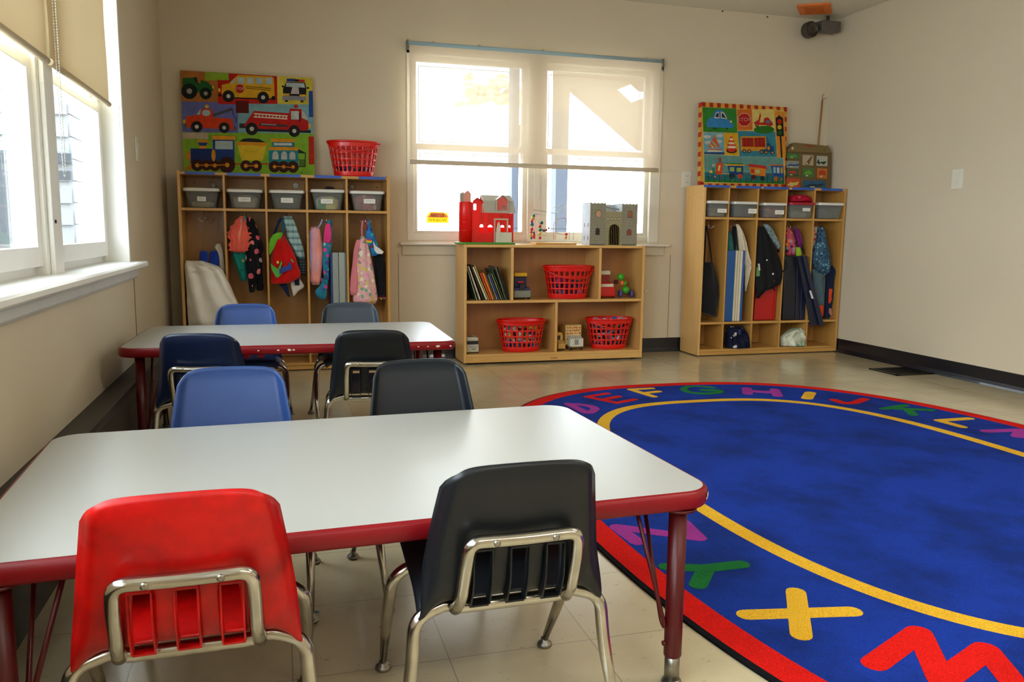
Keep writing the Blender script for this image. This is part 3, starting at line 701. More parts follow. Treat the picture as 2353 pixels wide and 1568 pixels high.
MEAS = {'X': (None, [[(1716, 1413.5), (1958, 1406)], [(1829, 1362), (1841, 1460)]], .0235), 'Y': (None, [[(1532, 1303), (1623, 1307), (1604, 1345)], [(1623, 1307), (1703, 1298)]], .0225),
        'Z': (None, [[(1464, 1246), (1418, 1212), (1606, 1237), (1568, 1200)]], .0225), 'W': (None, [[(2010, 1526), (2112, 1453), (2164, 1566), (2266, 1492), (2345, 1590)]], .027),
        'E': (zf1, [[(845, 175), (660, 205), (930, 260), (1090, 230)], [(795, 235), (948, 203)]], .0185), 'F': (zf1, [[(1245, 129), (1055, 139), (1265, 204)], [(1180, 172), (1305, 158)]], .0205),
        'G': (zf1, [[(1790, 122), (1690, 110), (1570, 112), (1520, 136), (1570, 165), (1690, 179), (1800, 176), (1870, 162), (1840, 150), (1710, 147)]], .0195),
        'H': (None, [[(1716, 893), (1718, 905)], [(1780, 896), (1787, 910)], [(1718, 899), (1783, 903)]], .027), 'I': (zf2, [[(438, 247), (407, 295)]], .030),
        'J': (zf2, [[(925, 302), (830, 338), (740, 340), (690, 325), (650, 312)]], .024), 'K': (zf2, [[(1285, 360), (1095, 390)], [(1190, 388), (1515, 402)], [(1300, 393), (1360, 443)]], .0225), 'L': (zf2, [[(1865, 477), (1590, 495), (1800, 552)]], .022),
        'D': (zf1, [[(490, 272), (600, 274), (700, 290), (745, 318), (690, 350)]], .0215)}
def measured(L_):
    zf, S_, r = MEAS[L_]; out = []
    for s in S_: out.append([HZ(*(zf(*p) if zf else p), .0088) for p in s])
    if L_ == 'D': out = [out[0]+[out[0][0]+Vector((.02, -.20, 0)), out[0][0]]]
    return out, r
for L_, cc, x, y in LET:
    best = min(range(N), key=lambda k: (YEL[k].x-x)**2+(YEL[k].y-y)**2); t = (YEL[(best+1) % N]-YEL[best-1]).normalized(); up = Vector((t.y, -t.x, 0))
    if L_ == 'Y': up = Vector((-1, .04, 0)).normalized()
    if L_ == 'X': up = Vector((-.93, -.3, 0)).normalized()
    if L_ == 'W': up = Vector((-.52, -.85, 0)).normalized()
    if L_ == 'Z': up = Vector((-.995, .06, 0)).normalized()
    rt = Vector((up.y, -up.x, 0)); H_ = .205; Wd = .215; r = .0245
    if L_ in 'EFL': Wd = .17; H_ = .19
    if L_ == 'J': Wd = .17
    if L_ == 'W': Wd = .165; H_ = .17; r = .027
    if L_ in 'HGD': Wd = .20
    if L_ == 'X': H_, Wd, r = .215, .19, .024
    if L_ == 'Y': H_, Wd, r = .205, .165, .022
    if L_ == 'Z': H_, Wd, r = .20, .16, .022
    G = GLY[L_]; xs = [p[0] for s in G for p in s]; mx = (min(xs)+max(xs))/2
    mb = MB(); mb.mi = 0; c = Vector((x, y, 0))-rc; got = measured(L_)[0] if L_ in MEAS else None
    if got: r = MEAS[L_][2]; G = got
    for si, s in enumerate(G):
        P_ = [p-rc for p in s] if got else [c+rt*((a-mx)*Wd)+up*((b_-.5)*(H_-2*r*.6)) for a, b_ in s]
        if len(P_) > 3 and L_ not in 'EMWNZF': P_ = fillet(P_, .05, 4)
        P_ = [Vector((p.x, p.y, 0)) for p in P_]
        stroke2(mb, P_, r, .0086, .0094+.0008*si)
    mb.build('letter', RM[CI[cc]], root)['label'] = 'letter %s in the rug border' % L_

# ================================================================== OPEN BOOKCASE UNDER THE WINDOW
W_shelf = wood('birch_shelf', '#cb9850', '#dcae6a', stretch=(1, 1, 12)); W_shelfx = wood('birch_shelf_flat', '#cc9a52', '#ddb06c', stretch=(12, 1, 1))
W_edge = wood('birch_edge', '#b98745', '#c9975a', stretch=(12, 1, 1))
SX0, SX1, SYF, SYB = 1.112, 2.351, 4.990, 5.250
root = thing('bookcase', 'low open birch bookcase with five cubbies under the back window', 'bookcase', ((SX0+SX1)/2, SYF, 0))
ox = (SX0+SX1)/2; Zt = .768; Zm = .413; Zb = .067; T = .018
def bx(name, x0, x1, y0, y1, z0, z1, mat=W_shelf, par=None, bev=.002):
    mb = MB(); mb.box(x0-ox, x1-ox, y0-SYF, y1-SYF, z0, z1); return mb.build(name, mat, par or root, bevel=bev)
bx('side_panel', SX0, SX0+T, SYF, SYB, .012, Zt); bx('side_panel', SX1-T, SX1, SYF, SYB, .012, Zt)
bx('top_panel', SX0+T, SX1-T, SYF, SYB, Zt-T, Zt, W_shelfx); bx('shelf', SX0+T, SX1-T, SYF+.004, SYB, Zm-T, Zm, W_shelfx)
bx('bottom_panel', SX0+T, SX1-T, SYF+.002, SYB, Zb-T, Zb, W_shelfx); bx('kickboard', SX0+T, SX1-T, SYF+.004, SYF+.022, .012, Zb-T, W_shelfx)
bx('back_panel', SX0+T, SX1-T, SYB-.006, SYB, Zb, Zt-T, wood('back_board', '#a8703a', '#b47c44', stretch=(1, 1, 12)))
XD = [HY(1178, 620, SYF).x, HY(1380, 620, SYF).x]; XL2 = HY(1278.5, 760, SYF).x
for x in XD: bx('divider', x-T/2, x+T/2, SYF+.004, SYB, Zm, Zt-T)
bx('divider', XL2-T/2, XL2+T/2, SYF+.004, SYB, Zb, Zm-T)
mb = MB()
for x in (SX0+.05, SX1-.05):
    for y in (SYF+.05, SYB-.05): mb.lathe([(.012, 0), (.016, .004), (.016, .012)], (x-ox, y-SYF, 0), 10)
mb.build('glide', plain('rubber_black', '#141414', .6), root)
mb = MB().col('#4a2c12'); k0 = HY(1266, 829, SYF).x-ox
for i, wv in enumerate((.006, .004, .007, .005, .006, .004)): mb.box(k0+i*.0082, k0+i*.0082+wv, -.0015+.004, .004, .026, .031)
mb.build('maker_mark', vcol(), root)

# ================================================================== COAT LOCKERS
W_lk = wood('maple_locker', '#b8863f', '#c8974f', stretch=(1, 1, 12)); W_lkx = wood('maple_locker_flat', '#b98742', '#cb9b54', stretch=(12, 1, 1)); W_lkb = wood('maple_back', '#b28040', '#c18f4c', stretch=(1, 1, 12))
W_lks = wood('maple_side', '#cf9f5a', '#dbb070', stretch=(1, 1, 12))
M_tape = plain('blue_tape', '#2755b5', .35, var=.05); M_hook = plain('hook_wire', '#cfcfcf', .25, metal=1); M_wash = plain('white_washer', '#e6ecec', .35)
def locker(label, X0, X1, Yf, Yb, Z, tapes, kick, hooks=True, divs=None, lip=.006):
    ox = X0; root = thing('coat_locker', label, 'locker', (X0, Yf, 0)); T = .016; W = X1-X0
    def b_(name, x0, x1, y0, y1, z0, z1, mat=W_lk, par=None, bev=.0015):
        mb = MB(); mb.box(x0, x1, y0, y1, z0, z1); return mb.build(name, mat, par or root, bevel=bev)
    D_ = Yb-Yf
    for x in (0, W-T):
        s = b_('side_panel', x, x+T, 0, D_, .008, Z+lip, W_lks if x == 0 else W_lk)
    b_('top_panel', T, W-T, 0, D_, Z-T, Z, W_lkx); b_('shelf', T, W-T, .003, D_, .958-T/2, .958+T/2, W_lkx)
    b_('back_panel', T, W-T, D_-.006, D_, .05, Z-T, W_lkb)
    b_('boot_shelf', T, W-T, .003, D_, .232-T/2, .232+T/2, W_lkx); b_('bottom_panel', T, W-T, .003, D_, .032, .032+T, W_lkx); b_('kickboard', T, W-T, .01, .026, .006, .032, W_lkx)
    ds = [T]+[d-X0 for d in divs]+[W-T]; cells = [(ds[k], ds[k+1]) for k in range(5)]
    for k in range(1, 5):
        x = ds[k]; b_('divider', x-.006, x+.006, .004, D_, .048, Z-T)
    for a, c in tapes:
        mb = MB(); mb.box(a-X0, c-X0, -.0012, .0, Z-.015, Z-.001); mb.box(a-X0, c-X0, -.0012, .014, Z-.001, Z+.0006); mb.build('tape_strip', M_tape, root)
    if hooks:
        for a, c in cells:
            x = (a+c)/2; yk = D_*.42; mb = MB()
            mb.lathe([(.012, .950), (.012, .946)], (x, yk, 0), 12); mb.tube([(x, yk, .95), (x, yk, .900), (x, yk, .892)], .0022, 8)
            for s in (-1, 1): mb.tube(fillet([(x, yk, .898), (x+s*.012, yk-.004, .888), (x+s*.030, yk-.010, .898), (x+s*.034, yk-.012, .906)], .01), .0020, 8); mb.ball((x+s*.034, yk-.012, .906), .0035, 8, 5)
            mb.tube([(x, yk, .895), (x, yk-.015, .885), (x, yk-.026, .893)], .0020, 8); mb.build('coat_hook', M_hook, root)
    return root, cells
zl = zoomer(390, 380, 4.021)
def XS(prs, yy, z=None):
    return [(HY(*zl(a, 70), yy).x, HY(*zl(c, 70), yy).x) for a, c in prs]
L1X0, L1X1, L1Y = -.549, .650, 5.0
LK1, C1 = locker('maple cubby coat locker on the left of the back wall, under the vehicle painting', L1X0, L1X1, L1Y, 5.280, 1.168, XS([(138, 418), (525, 840), (922, 1210), (1335, 1585), (1745, 1995)], L1Y), True, divs=(-.30, -.069, .163, .395))
z2 = zoomer(1530, 400, 3.5636)
L2X0, L2X1, L2Y = 2.782, 3.918, 5.010
LK2, C2 = locker('maple cubby coat locker in the right corner, under the stripe-edged painting', L2X0, L2X1, L2Y, 5.270, 1.180, [(HY(*z2(a, 110), L2Y).x, HY(*z2(c, 110), L2Y).x) for a, c in ((312, 527), (578, 784), (800, 1012), (1035, 1218), (1275, 1450))], False, divs=(2.976, 3.203, 3.432, 3.66), lip=.002)
for (zx, zy) in ((403, 185), (1166, 188), (1680, 203)):
    v = HY(*zl(zx, zy), 5.272); mb = MB(); mb.lathe([(.014, 0), (.016, -.003), (.012, -.005), (.005, -.005)], (v.x-L1X0, v.y-L1Y, v.z), 16, 'y'); wsh = mb.build('washer', M_wash, LK1)
    mb = MB(); mb.lathe([(.005, -.0052), (.003, -.007)], (v.x-L1X0, v.y-L1Y, v.z), 10, 'y'); mb.build('screw', M_steel, wsh)
mb = MB()
for zx, zy in ((225, 160), (1915, 205), (1650, 203)):
    v = HY(*zl(zx, zy), 5.272); mb.lathe([(.004, 0), (.003, -.002)], (v.x-L1X0, v.y-L1Y, v.z), 8, 'y')
mb.build('screw_hole', plain('dark_hole', '#3a2413', .8), LK1)
mb = MB()
for z in (.10, .45, .80, 1.10):
    for y in (.04, .21): mb.lathe([(.0035, -.0003), (.003, -.0008)], (0, y, z), 8, 'x')
mb.build('side_screw', plain('screw_dark', '#7a6034', .5), LK2)
# ================================================================== SOFT THINGS (clothes, bags) AND MATS
def interp_rows(rows, sub=5):
    rows = [tuple(map(float, r)) for r in rows]; out = []
    for i in range(len(rows)-1):
        p0, p1, p2, p3 = rows[max(i-1, 0)], rows[i], rows[i+1], rows[min(i+2, len(rows)-1)]
        for k in range(sub):
            f = k/sub; out.append(tuple(.5*(2*b_+(c-a)*f+(2*a-5*b_+4*c-d)*f*f+(3*b_-a-3*c+d)*f**3) for a, b_, c, d in zip(p0, p1, p2, p3)))
    out.append(rows[-1]); return out
def soft(name, zf, rows, y, depth, mat, root, folds=4, famp=.18, ph=0, frill=0, seg=40, ymax=None, xclip=None, dback=.6, lump=.0, nocell=False, zmin=None):
    """closed hanging cloth form: rows = (height in the zoomed picture, left, right), measured on the plane y"""
    rt = root.location if root is not None else Vector(); cell = None
    for LK, C_, Yf in ((LK1, C1, L1Y), (LK2, C2, L2Y)):
        mx = HY(*zf((rows[len(rows)//2][1]+rows[len(rows)//2][2])/2, rows[len(rows)//2][0]), y).x-LK.location.x
        for a_, b2 in C_:
            if a_ <= mx < b2: cell = (LK.location.x+a_+.0085, LK.location.x+b2-.0085, Yf)
    if nocell: cell = None
    R_ = interp_rows(rows); n = len(R_); rings = []
    for j, (py, xa, xb) in enumerate(R_):
        A, B = HY(*zf(xa, py), y), HY(*zf(xb, py), y); cx, hw, z = (A.x+B.x)/2, max((B.x-A.x)/2, .002), (A.z+B.z)/2; t = j/(n-1)
        end = min(1, 6*t+.25, 6*(1-t)+.25); ring = []
        for k in range(seg):
            a = 2*PI*k/seg; c, s = math.cos(a), math.sin(a); ux = math.copysign(abs(c)**.8, c); uy = math.copysign(abs(s)**.75, s)
            w_ = hw*(1+frill*math.sin(t*43+ux*3+ph)*abs(c)**6); d = depth*end*(1 if s < 0 else dback)*min(1, .35+hw/.06)
            if s < 0: d *= 1+famp*math.sin(folds*ux*PI/1.2+ph+1.3*math.sin(t*5+ph))+famp*.6*math.sin(t*11+ux*2.5+ph)
            nz = noise.noise(Vector((ux*2+ph, t*5, s)))*(.006+lump)
            p = Vector((cx+w_*ux, y+d*uy-abs(nz), z+nz*.4))
            if ymax is not None: p.y = min(p.y, ymax)
            if xclip and p.x > xclip[0]: p.y = min(p.y, xclip[1]+(0 if s < 0 else 0))
            if zmin: p.z = max(p.z, zmin)
            if cell and p.y > cell[2]-.012: p.x = min(max(p.x, cell[0]), cell[1])
            ring.append(p-rt)
        rings.append(ring)
    mb = MB(); mb.loft(rings); return mb.build(name, mat, root)
def hang(name, label, cat, zf, at, y, group=None):
    v = HY(*zf(*at), y); return thing(name, label, cat, (v.x, y, v.z), 0, group)
def strap(zf, pts, y, r, mat, root, name='strap', flat=.35, dy=0):
    P_ = [HY(*zf(*p), y) + Vector((0, dy, 0)) - root.location for p in pts]; mb = MB(); mb.tube(fillet(P_, .02, 4), r, 8, True, True, 1); return mb.build(name, mat, root)
G1, G2 = 'belongings hanging in the left coat locker', 'belongings hanging in the right coat locker'
fab = lambda nm, c, **k: plain('fabric_'+nm, c, .85, spec=.15, var=.1, vscale=12, sheen=.2, bmp=.25, bscale=90)
yl = 5.075
# ---- left locker
rt = hang('plastic_bag', 'white plastic carrier bag standing in the leftmost bay of the left locker', 'bag', zl, (400, 1440), 5.0)
DX = LK1.location.x + C1[0][1] - .006
soft('bag_body', zl, [(885, 150, 300), (925, 140, 420), (960, 142, 485), (1000, 145, 510), (1100, 152, 560), (1200, 158, 600), (1270, 160, 632), (1350, 165, 650), (1450, 172, 665), (1545, 185, 668)], 5.01, .075, plain('white_polythene', '#f6f4ef', .35, coat=.3, var=.04, vscale=10, bmp=.5, bscale=18), rt, 3, .22, .4, xclip=(DX-.035, 4.990), lump=.012, nocell=True)
soft('bag_handle', zl, [(725, 435, 470), (760, 415, 485), (800, 440, 492), (860, 455, 500), (930, 460, 508), (1000, 470, 515)], 5.06, .02, plain('thin_polythene', '#c9c5ba', .3, coat=.3, bmp=.5, bscale=25), rt, 3, .3)
mb = MB(); mb.col('#c0393a'); L_ = lambda x, y: HY(*zl(x, y), 4.926)-rt.location
for k in range(5):
    for j in range(3):
        a = L_(172+k*12, 1345+j*16); mb.box(a.x, a.x+.0018*(1+(k*j) % 2), a.y, a.y+.002, a.z, a.z+.0022)
a = L_(170, 1330); mb.box(a.x, a.x+.013, a.y, a.y+.002, a.z, a.z+.003)
mb.build('red_print', vcol(), rt)
rt = hang('rolled_mat', 'bright blue rolled mat sticking out of the white plastic bag', 'mat', zl, (362, 900), 5.07); M_ = fab('royal_blue', '#1f3fae')
for xa, xb in ((275, 356), (368, 456)): soft('roll', zl, [(790, xa+22, xb-20), (800, xa+8, xb-8), (820, xa, xb), (900, xa, xb), (1010, xa+2, xb-2)], 5.07, .03, M_, rt, 1, .05)
for k, (a, c) in enumerate(((1, 0),)): pass
rt = hang('teal_jacket', 'teal jacket hanging below the coral ruffled top in the left locker', 'jacket', zl, (670, 900), yl+.02, G1)
soft('jacket_body', zl, [(500, 620, 665), (640, 600, 700), (780, 572, 722), (860, 585, 728), (940, 612, 728), (1010, 640, 722), (1068, 660, 712)], yl+.02, .03, spots('teal_print', '#1d8a7e', ['#1d8a7e', '#c8a85a', '#7fcdbf', '#1d8a7e', '#187468'], 26, .25), rt, 3, .2)
rt = hang('ruffled_top', 'coral pink top with ruffled edges hanging in the second bay of the left locker', 'clothing', zl, (640, 640), yl-.025, G1)
soft('garment', zl, [(470, 650, 690), (520, 605, 705), (570, 570, 722), (620, 535, 745), (650, 532, 750), (700, 552, 742), (760, 545, 738), (790, 552, 720), (806, 610, 680)], yl-.025, .032, fab('coral', '#f56a58'), rt, 7, .3, 0, .16)
soft('lining', zl, [(500, 655, 668), (560, 640, 668), (640, 628, 655), (700, 626, 650), (760, 625, 645)], yl-.055, .008, fab('salmon', '#f0a08a'), rt, 2, .1)
strap(zl, [(694, 470), (688, 500), (660, 560)], yl-.05, .004, fab('teal_strap', '#2a8f8a'), rt)
rt = hang('floral_jacket', 'black jacket with pink flowers hanging in the second bay of the left locker', 'jacket', zl, (790, 820), yl-.01, G1)
M_ = spots('black_floral', '#14161c', ['#14161c', '#e0607a', '#14161c', '#e88a8a', '#d9d4d8', '#14161c'], 24, .42)
soft('jacket_body', zl, [(478, 715, 755), (520, 708, 785), (600, 712, 815), (680, 728, 835), (740, 722, 862), (800, 712, 860), (840, 704, 835)], yl-.01, .035, M_, rt, 3, .2, 1)
soft('sleeve', zl, [(780, 705, 800), (860, 700, 838), (940, 704, 848), (1020, 722, 820), (1100, 728, 800), (1165, 735, 785), (1175, 742, 775)], yl-.02, .028, M_, rt, 2, .2, 2)
soft('sleeve', zl, [(820, 780, 845), (900, 790, 855), (1000, 800, 860), (1080, 802, 866), (1140, 800, 866), (1158, 806, 860)], yl-.005, .025, M_, rt, 2, .2, 3)
# third bay
rt = hang('plaid_jacket', 'pale blue and grey striped jacket in the third bay of the left locker', 'jacket', zl, (1160, 700), yl+.005, G1)
soft('jacket_body', zl, [(470, 1052, 1130), (520, 1050, 1155), (600, 1075, 1185), (680, 1085, 1210), (760, 1120, 1236), (840, 1170, 1248), (860, 1185, 1245)], yl+.005, .03, plaid('blue_plaid', '#a8c8c8', '#5d8f98', '#3d4a4c', 38, 26), rt, 3, .2)
soft('cuff', zl, [(850, 1185, 1250), (920, 1190, 1256), (1000, 1205, 1260), (1010, 1215, 1255)], yl+.005, .022, plaid('cuff_plaid', '#2c3236', '#6d8c90', '#14181c', 60, 60), rt, 2, .2)
rt = hang('toddler_backpack', 'red backpack with a green flap and a dinosaur patch, left locker', 'backpack', zl, (1060, 860), yl-.03, G1)
strap(zl, [(1030, 485), (1000, 540), (965, 640)], yl-.02, .009, fab('navy_strap', '#1f2a4f'), rt); strap(zl, [(1050, 490), (1050, 560), (1040, 640)], yl-.01, .009, fab('teal_strap2', '#2b5a70'), rt)
M_ = fab('dino_red', '#c9130f'); rt_b = soft('pack_body', zl, [(640, 1010, 1052), (690, 985, 1082), (760, 955, 1125), (840, 940, 1160), (920, 935, 1182), (1000, 932, 1212), (1050, 930, 1180), (1085, 932, 1110), (1096, 945, 1040)], yl-.03, .05, M_, rt, 3, .12)
soft('flap', zl, [(622, 1000, 1046), (640, 960, 1042), (680, 930, 1025), (730, 915, 1000), (780, 910, 960), (825, 912, 930)], yl-.055, .02, fab('lime', '#6dbb2c'), rt, 2, .15)
mb = MB(); yq = yl-.093; Q = lambda x, y, k=0: HY(*zl(x, y), yq-k)-rt.location
mb.col('#54b043'); mb.prism([Q(*p) for p in ((930, 905), (960, 930), (1000, 960), (1030, 885), (1040, 900), (1015, 990), (1040, 1000), (1000, 1040), (980, 1035), (945, 970))], (0, .006, 0))
mb.col('#2c3f96'); mb.prism([Q(x, y, .002) for x, y in ((1010, 965), (1060, 930), (1090, 935), (1095, 915), (1085, 900), (1115, 905), (1132, 935), (1125, 965), (1090, 975), (1050, 990), (1015, 1010))], (0, .006, 0))
mb.col('#d9d04a'); mb.prism([Q(x, y, .003) for x, y in ((985, 890), (1005, 882), (1012, 905), (992, 912))], (0, .004, 0)); mb.col('#6fb0a0'); mb.prism([Q(x, y, .002) for x, y in ((1115, 870), (1125, 865), (1148, 895), (1138, 900))], (0, .004, 0))
mb.build('dinosaur_patch', vcol(), rt)
soft('lower_strap', zl, [(1095, 1000, 1080), (1130, 1035, 1095), (1180, 1070, 1105), (1215, 1092, 1112)], yl-.01, .012, fab('navy_strap', '#1f2a4f'), rt, 2, .1)
rt = hang('white_cloth', 'white cloth hanging below the red backpack', 'cloth', zl, (1180, 1120), yl, G1)
soft('cloth_fold', zl, [(1010, 1150, 1190), (1060, 1115, 1210), (1120, 1118, 1243), (1160, 1130, 1195), (1205, 1140, 1155)], yl, .015, fab('offwhite', '#d8d0c8'), rt, 2, .2)
soft('navy_trim', zl, [(995, 1165, 1195), (1050, 1150, 1198), (1110, 1158, 1198)], yl-.02, .01, fab('navy_dot', '#1b2148'), rt, 1, .1)
# fourth bay
rt = hang('pink_backpack', 'pale pink backpack with a bunny-pink front in the fourth bay of the left locker', 'backpack', zl, (1345, 850), yl-.01, G1)
rt['label'] = 'pale pink and lilac backpack in the fourth bay of the left locker'
soft('pack_body', zl, [(568, 1310, 1365), (600, 1290, 1392), (700, 1283, 1408), (800, 1284, 1414), (900, 1284, 1410), (1000, 1288, 1400), (1060, 1292, 1392), (1105, 1320, 1385)], yl-.01, .045, fab('pale_pink', '#dba0ac'), rt, 1, .1)
soft('front_panel', zl, [(590, 1330, 1385), (700, 1335, 1395), (850, 1335, 1400), (960, 1330, 1395), (1040, 1318, 1388), (1085, 1330, 1382)], yl-.045, .018, fab('salmon_pink', '#e99488'), rt, 1, .1)
soft('side_panel', zl, [(600, 1292, 1320), (720, 1284, 1316), (860, 1284, 1312), (960, 1285, 1305)], yl-.04, .012, fab('lilac', '#a9a6d6'), rt, 1, .1)
strap(zl, [(1410, 500), (1398, 540), (1370, 580)], yl-.01, .005, fab('lilac', '#a9a6d6'), rt)
rt = hang('swim_bag', 'pink and teal patterned bag hanging in the fourth bay of the left locker', 'bag', zl, (1450, 850), yl-.02, G1)
M_ = spots('pink_teal', '#2d7f9a', ['#2d7f9a', '#e8489a', '#8fd3dd', '#e8489a', '#45549a'], 34, .4)
soft('bag_body', zl, [(505, 1460, 1495), (570, 1440, 1504), (640, 1425, 1506), (720, 1418, 1500), (800, 1414, 1490), (880, 1408, 1478), (960, 1414, 1474), (1040, 1425, 1475), (1060, 1435, 1470)], yl-.02, .028, M_, rt, 2, .2)
soft('pink_panel', zl, [(540, 1445, 1480), (600, 1430, 1492), (660, 1422, 1495), (715, 1422, 1485)], yl-.045, .01, fab('hot_pink', '#e83f86'), rt, 1, .1)
soft('tail', zl, [(1040, 1385, 1465), (1100, 1395, 1462), (1150, 1350, 1455), (1190, 1345, 1452), (1238, 1395, 1440)], yl-.015, .02, M_, rt, 2, .2, 2)
def mat_box(name, label, zf, px, ytop, ybot, yf, yb, cols, lean=0, group=None, skew=0):
    """folded nap mat standing on end: px = vertical seams in the picture on the plane yf, cols = one colour per panel"""
    A = [HY(*zf(x, ytop), yf).x for x in px]; mid = (A[0]+A[-1])/2
    for LK, C_ in ((LK1, C1), (LK2, C2)):
        for a_, b2 in C_:
            lo, hi = LK.location.x+a_+.008, LK.location.x+b2-.008
            if lo <= mid < hi: A = [min(max(v_, lo+max(0, -skew)), hi-max(0, skew)) for v_ in A]
    zt = HY(*zf(px[0], ytop), yf).z; zb = HY(*zf(px[0], ybot), yf).z
    r = thing(name, label, 'mat', ((A[0]+A[-1])/2, yf, zb), 0, group); x0 = r.location.x
    for (a, c), cc in zip(zip(A, A[1:]), cols):
        mb = MB(); s = skew; t_ = zt-zb
        mb.hexa([(a-x0+.0008, 0, 0), (c-x0-.0008, 0, 0), (c-x0-.0008, yb-yf, 0), (a-x0+.0008, yb-yf, 0), (a-x0+s+.0008, 0, t_), (c-x0+s-.0008, 0, t_), (c-x0+s-.0008, yb-yf, t_), (a-x0+s+.0008, yb-yf, t_)])
        mb.build('mat_panel', plain('vinyl_'+cc.strip('#'), cc, .4, coat=.15, var=.04), r, bevel=.006)
    return r
def shelf_py(zf, x, yy, z):
    """zoomed height of the level z on the plane yy"""
    lo, hi = 0, 1568*4
    for _ in range(40):
        m_ = (lo+hi)/2
        if HY(*zf(x, m_), yy).z > z: lo = m_
        else: hi = m_
    return lo
mat_box('nap_mat', 'grey folded nap mat with blue edges standing in the fourth bay of the left locker', zl, (1483, 1500, 1560, 1622, 1640), 806, shelf_py(zl, 1500, 5.02, .241), 5.02, 5.24, ('#26408c', '#8f9793', '#9aa29c', '#8c9490', '#2c4a94'))
# fifth bay
rt = hang('patterned_backpack', 'pink backpack with a cartoon-free pastel print in the right bay of the left locker', 'backpack', zl, (1790, 950), yl-.01, G1)
rt['label'] = 'pink pastel-print backpack hanging in the right bay of the left locker'
strap(zl, [(1785, 510), (1776, 570), (1780, 665)], yl-.01, .007, fab('rose', '#d98088'), rt)
M_ = spots('pastel_print', '#e5b3b0', ['#e5b3b0', '#efe3cf', '#7fae8f', '#d8c46a', '#e6a0b8', '#a78a8e'], 42, .5)
soft('pack_body', zl, [(655, 1770, 1800), (700, 1745, 1825), (800, 1720, 1852), (900, 1705, 1870), (1000, 1700, 1888), (1100, 1695, 1903), (1200, 1690, 1918), (1250, 1690, 1915), (1282, 1720, 1895)], yl-.01, .05, M_, rt, 3, .12)
soft('plain_side', zl, [(690, 1725, 1775), (780, 1700, 1765), (900, 1688, 1758), (1000, 1674, 1752), (1100, 1660, 1750), (1160, 1655, 1745), (1200, 1672, 1735)], yl-.04, .022, fab('rose', '#d98088'), rt, 2, .25)
rt = hang('black_bag', 'black bag with bright pompoms along its hem at the right end of the left locker', 'bag', zl, (1950, 1000), yl+.01, G1)
soft('bag_body', zl, [(800, 1872, 1965), (900, 1884, 1985), (1000, 1890, 1990), (1100, 1900, 1994), (1180, 1915, 1998), (1215, 1925, 2000)], yl+.01, .03, fab('black', '#121316'), rt, 2, .15)
for k, (px, cc) in enumerate(((1942, '#e85a28'), (1955, '#d8c23a'), (1968, '#e83f86'), (1980, '#3a9fbb'), (1992, '#e83f5a'))):
    v = HY(*zl(px, 1225+(k % 2)*10), yl-.01)-rt.location; mb = MB(); mb.ball(v, .005, 8, 6); mb.build('pompom', plain('pom_'+cc.strip('#'), cc, .9), rt)
rt = hang('blue_bag', 'blue bag with a white wing shape and rainbow stripe, left locker', 'bag', zl, (1880, 700), yl-.03, G1)
soft('bag_body', zl, [(500, 1815, 1842), (580, 1812, 1865), (640, 1812, 1888), (700, 1815, 1910), (760, 1845, 1935), (800, 1860, 1970), (838, 1868, 1900)], yl-.03, .022, spots('blue_print', '#2f78ba', ['#2f78ba', '#1f58a0', '#37b5c9', '#2f78ba'], 40, .4), rt, 2, .15)
mb = MB(); Q = lambda x, y, k=0: HY(*zl(x, y), yl-.058-k)-rt.location
mb.col('#e8e4dc'); mb.prism([Q(*p) for p in ((1880, 700), (1900, 740), (1940, 770), (1978, 800), (1960, 822), (1915, 815), (1890, 780))], (0, .006, 0))
for i, cc in enumerate(('#d83a2a', '#e8a02a', '#e8d83a', '#4aa84a')): mb.col(cc); mb.prism([Q(x, y+i*9, .001) for x, y in ((1815, 680), (1850, 688), (1868, 684), (1868, 693), (1850, 697), (1815, 689))], (0, .006, 0))
mb.col('#7a1f2a'); mb.prism([Q(1862+13*math.cos(k), 750+16*math.sin(k), .001) for k in [2*PI*i/14 for i in range(14)]], (0, .006, 0)); mb.build('print_patch', vcol(), rt)
strap(zl, [(1818, 505), (1816, 540), (1816, 600)], yl-.055, .004, fab('red_tape', '#c01f2a'), rt)

# ---- right locker
y2 = 5.075
rt = hang('tote_bag', 'plain black tote bag hanging in the left bay of the right locker', 'bag', z2, (350, 900), y2, G2); M_ = fab('tote_black', '#17181b')
strap(z2, [(328, 422), (306, 600), (298, 735)], y2, .006, M_, rt, 'handle'); strap(z2, [(332, 422), (356, 560), (378, 735)], y2-.01, .006, M_, rt, 'handle'); strap(z2, [(326, 430), (322, 600), (312, 735)], y2+.02, .005, M_, rt, 'handle')
soft('bag_body', z2, [(722, 292, 385), (800, 280, 402), (900, 272, 425), (1000, 268, 430), (1080, 268, 422), (1130, 290, 414), (1168, 385, 410)], y2, .028, M_, rt, 2, .15)
rt = hang('cream_shirt', 'cream long-sleeved shirt hanging in the second bay of the right locker', 'clothing', z2, (640, 650), y2-.01, G2)
soft('shirt_body', z2, [(412, 572, 596), (470, 580, 625), (560, 592, 655), (640, 600, 672), (720, 612, 695), (760, 640, 714), (800, 645, 695), (850, 645, 682), (920, 645, 664), (960, 648, 658)], y2-.01, .022, fab('cream', '#cfc4ad'), rt, 3, .25)
rt = hang('teal_bag', 'dark teal bag with a black strap in the second bay of the right locker', 'bag', z2, (540, 550), y2+.01, G2)
soft('bag_body', z2, [(470, 505, 560), (540, 500, 575), (600, 498, 580), (680, 500, 580)], y2+.01, .02, fab('deep_teal', '#2f6f68'), rt, 2, .2); soft('black_strap', z2, [(425, 545, 572), (480, 540, 580), (560, 550, 578), (625, 556, 570)], y2-.015, .012, fab('black', '#121316'), rt, 1, .1)
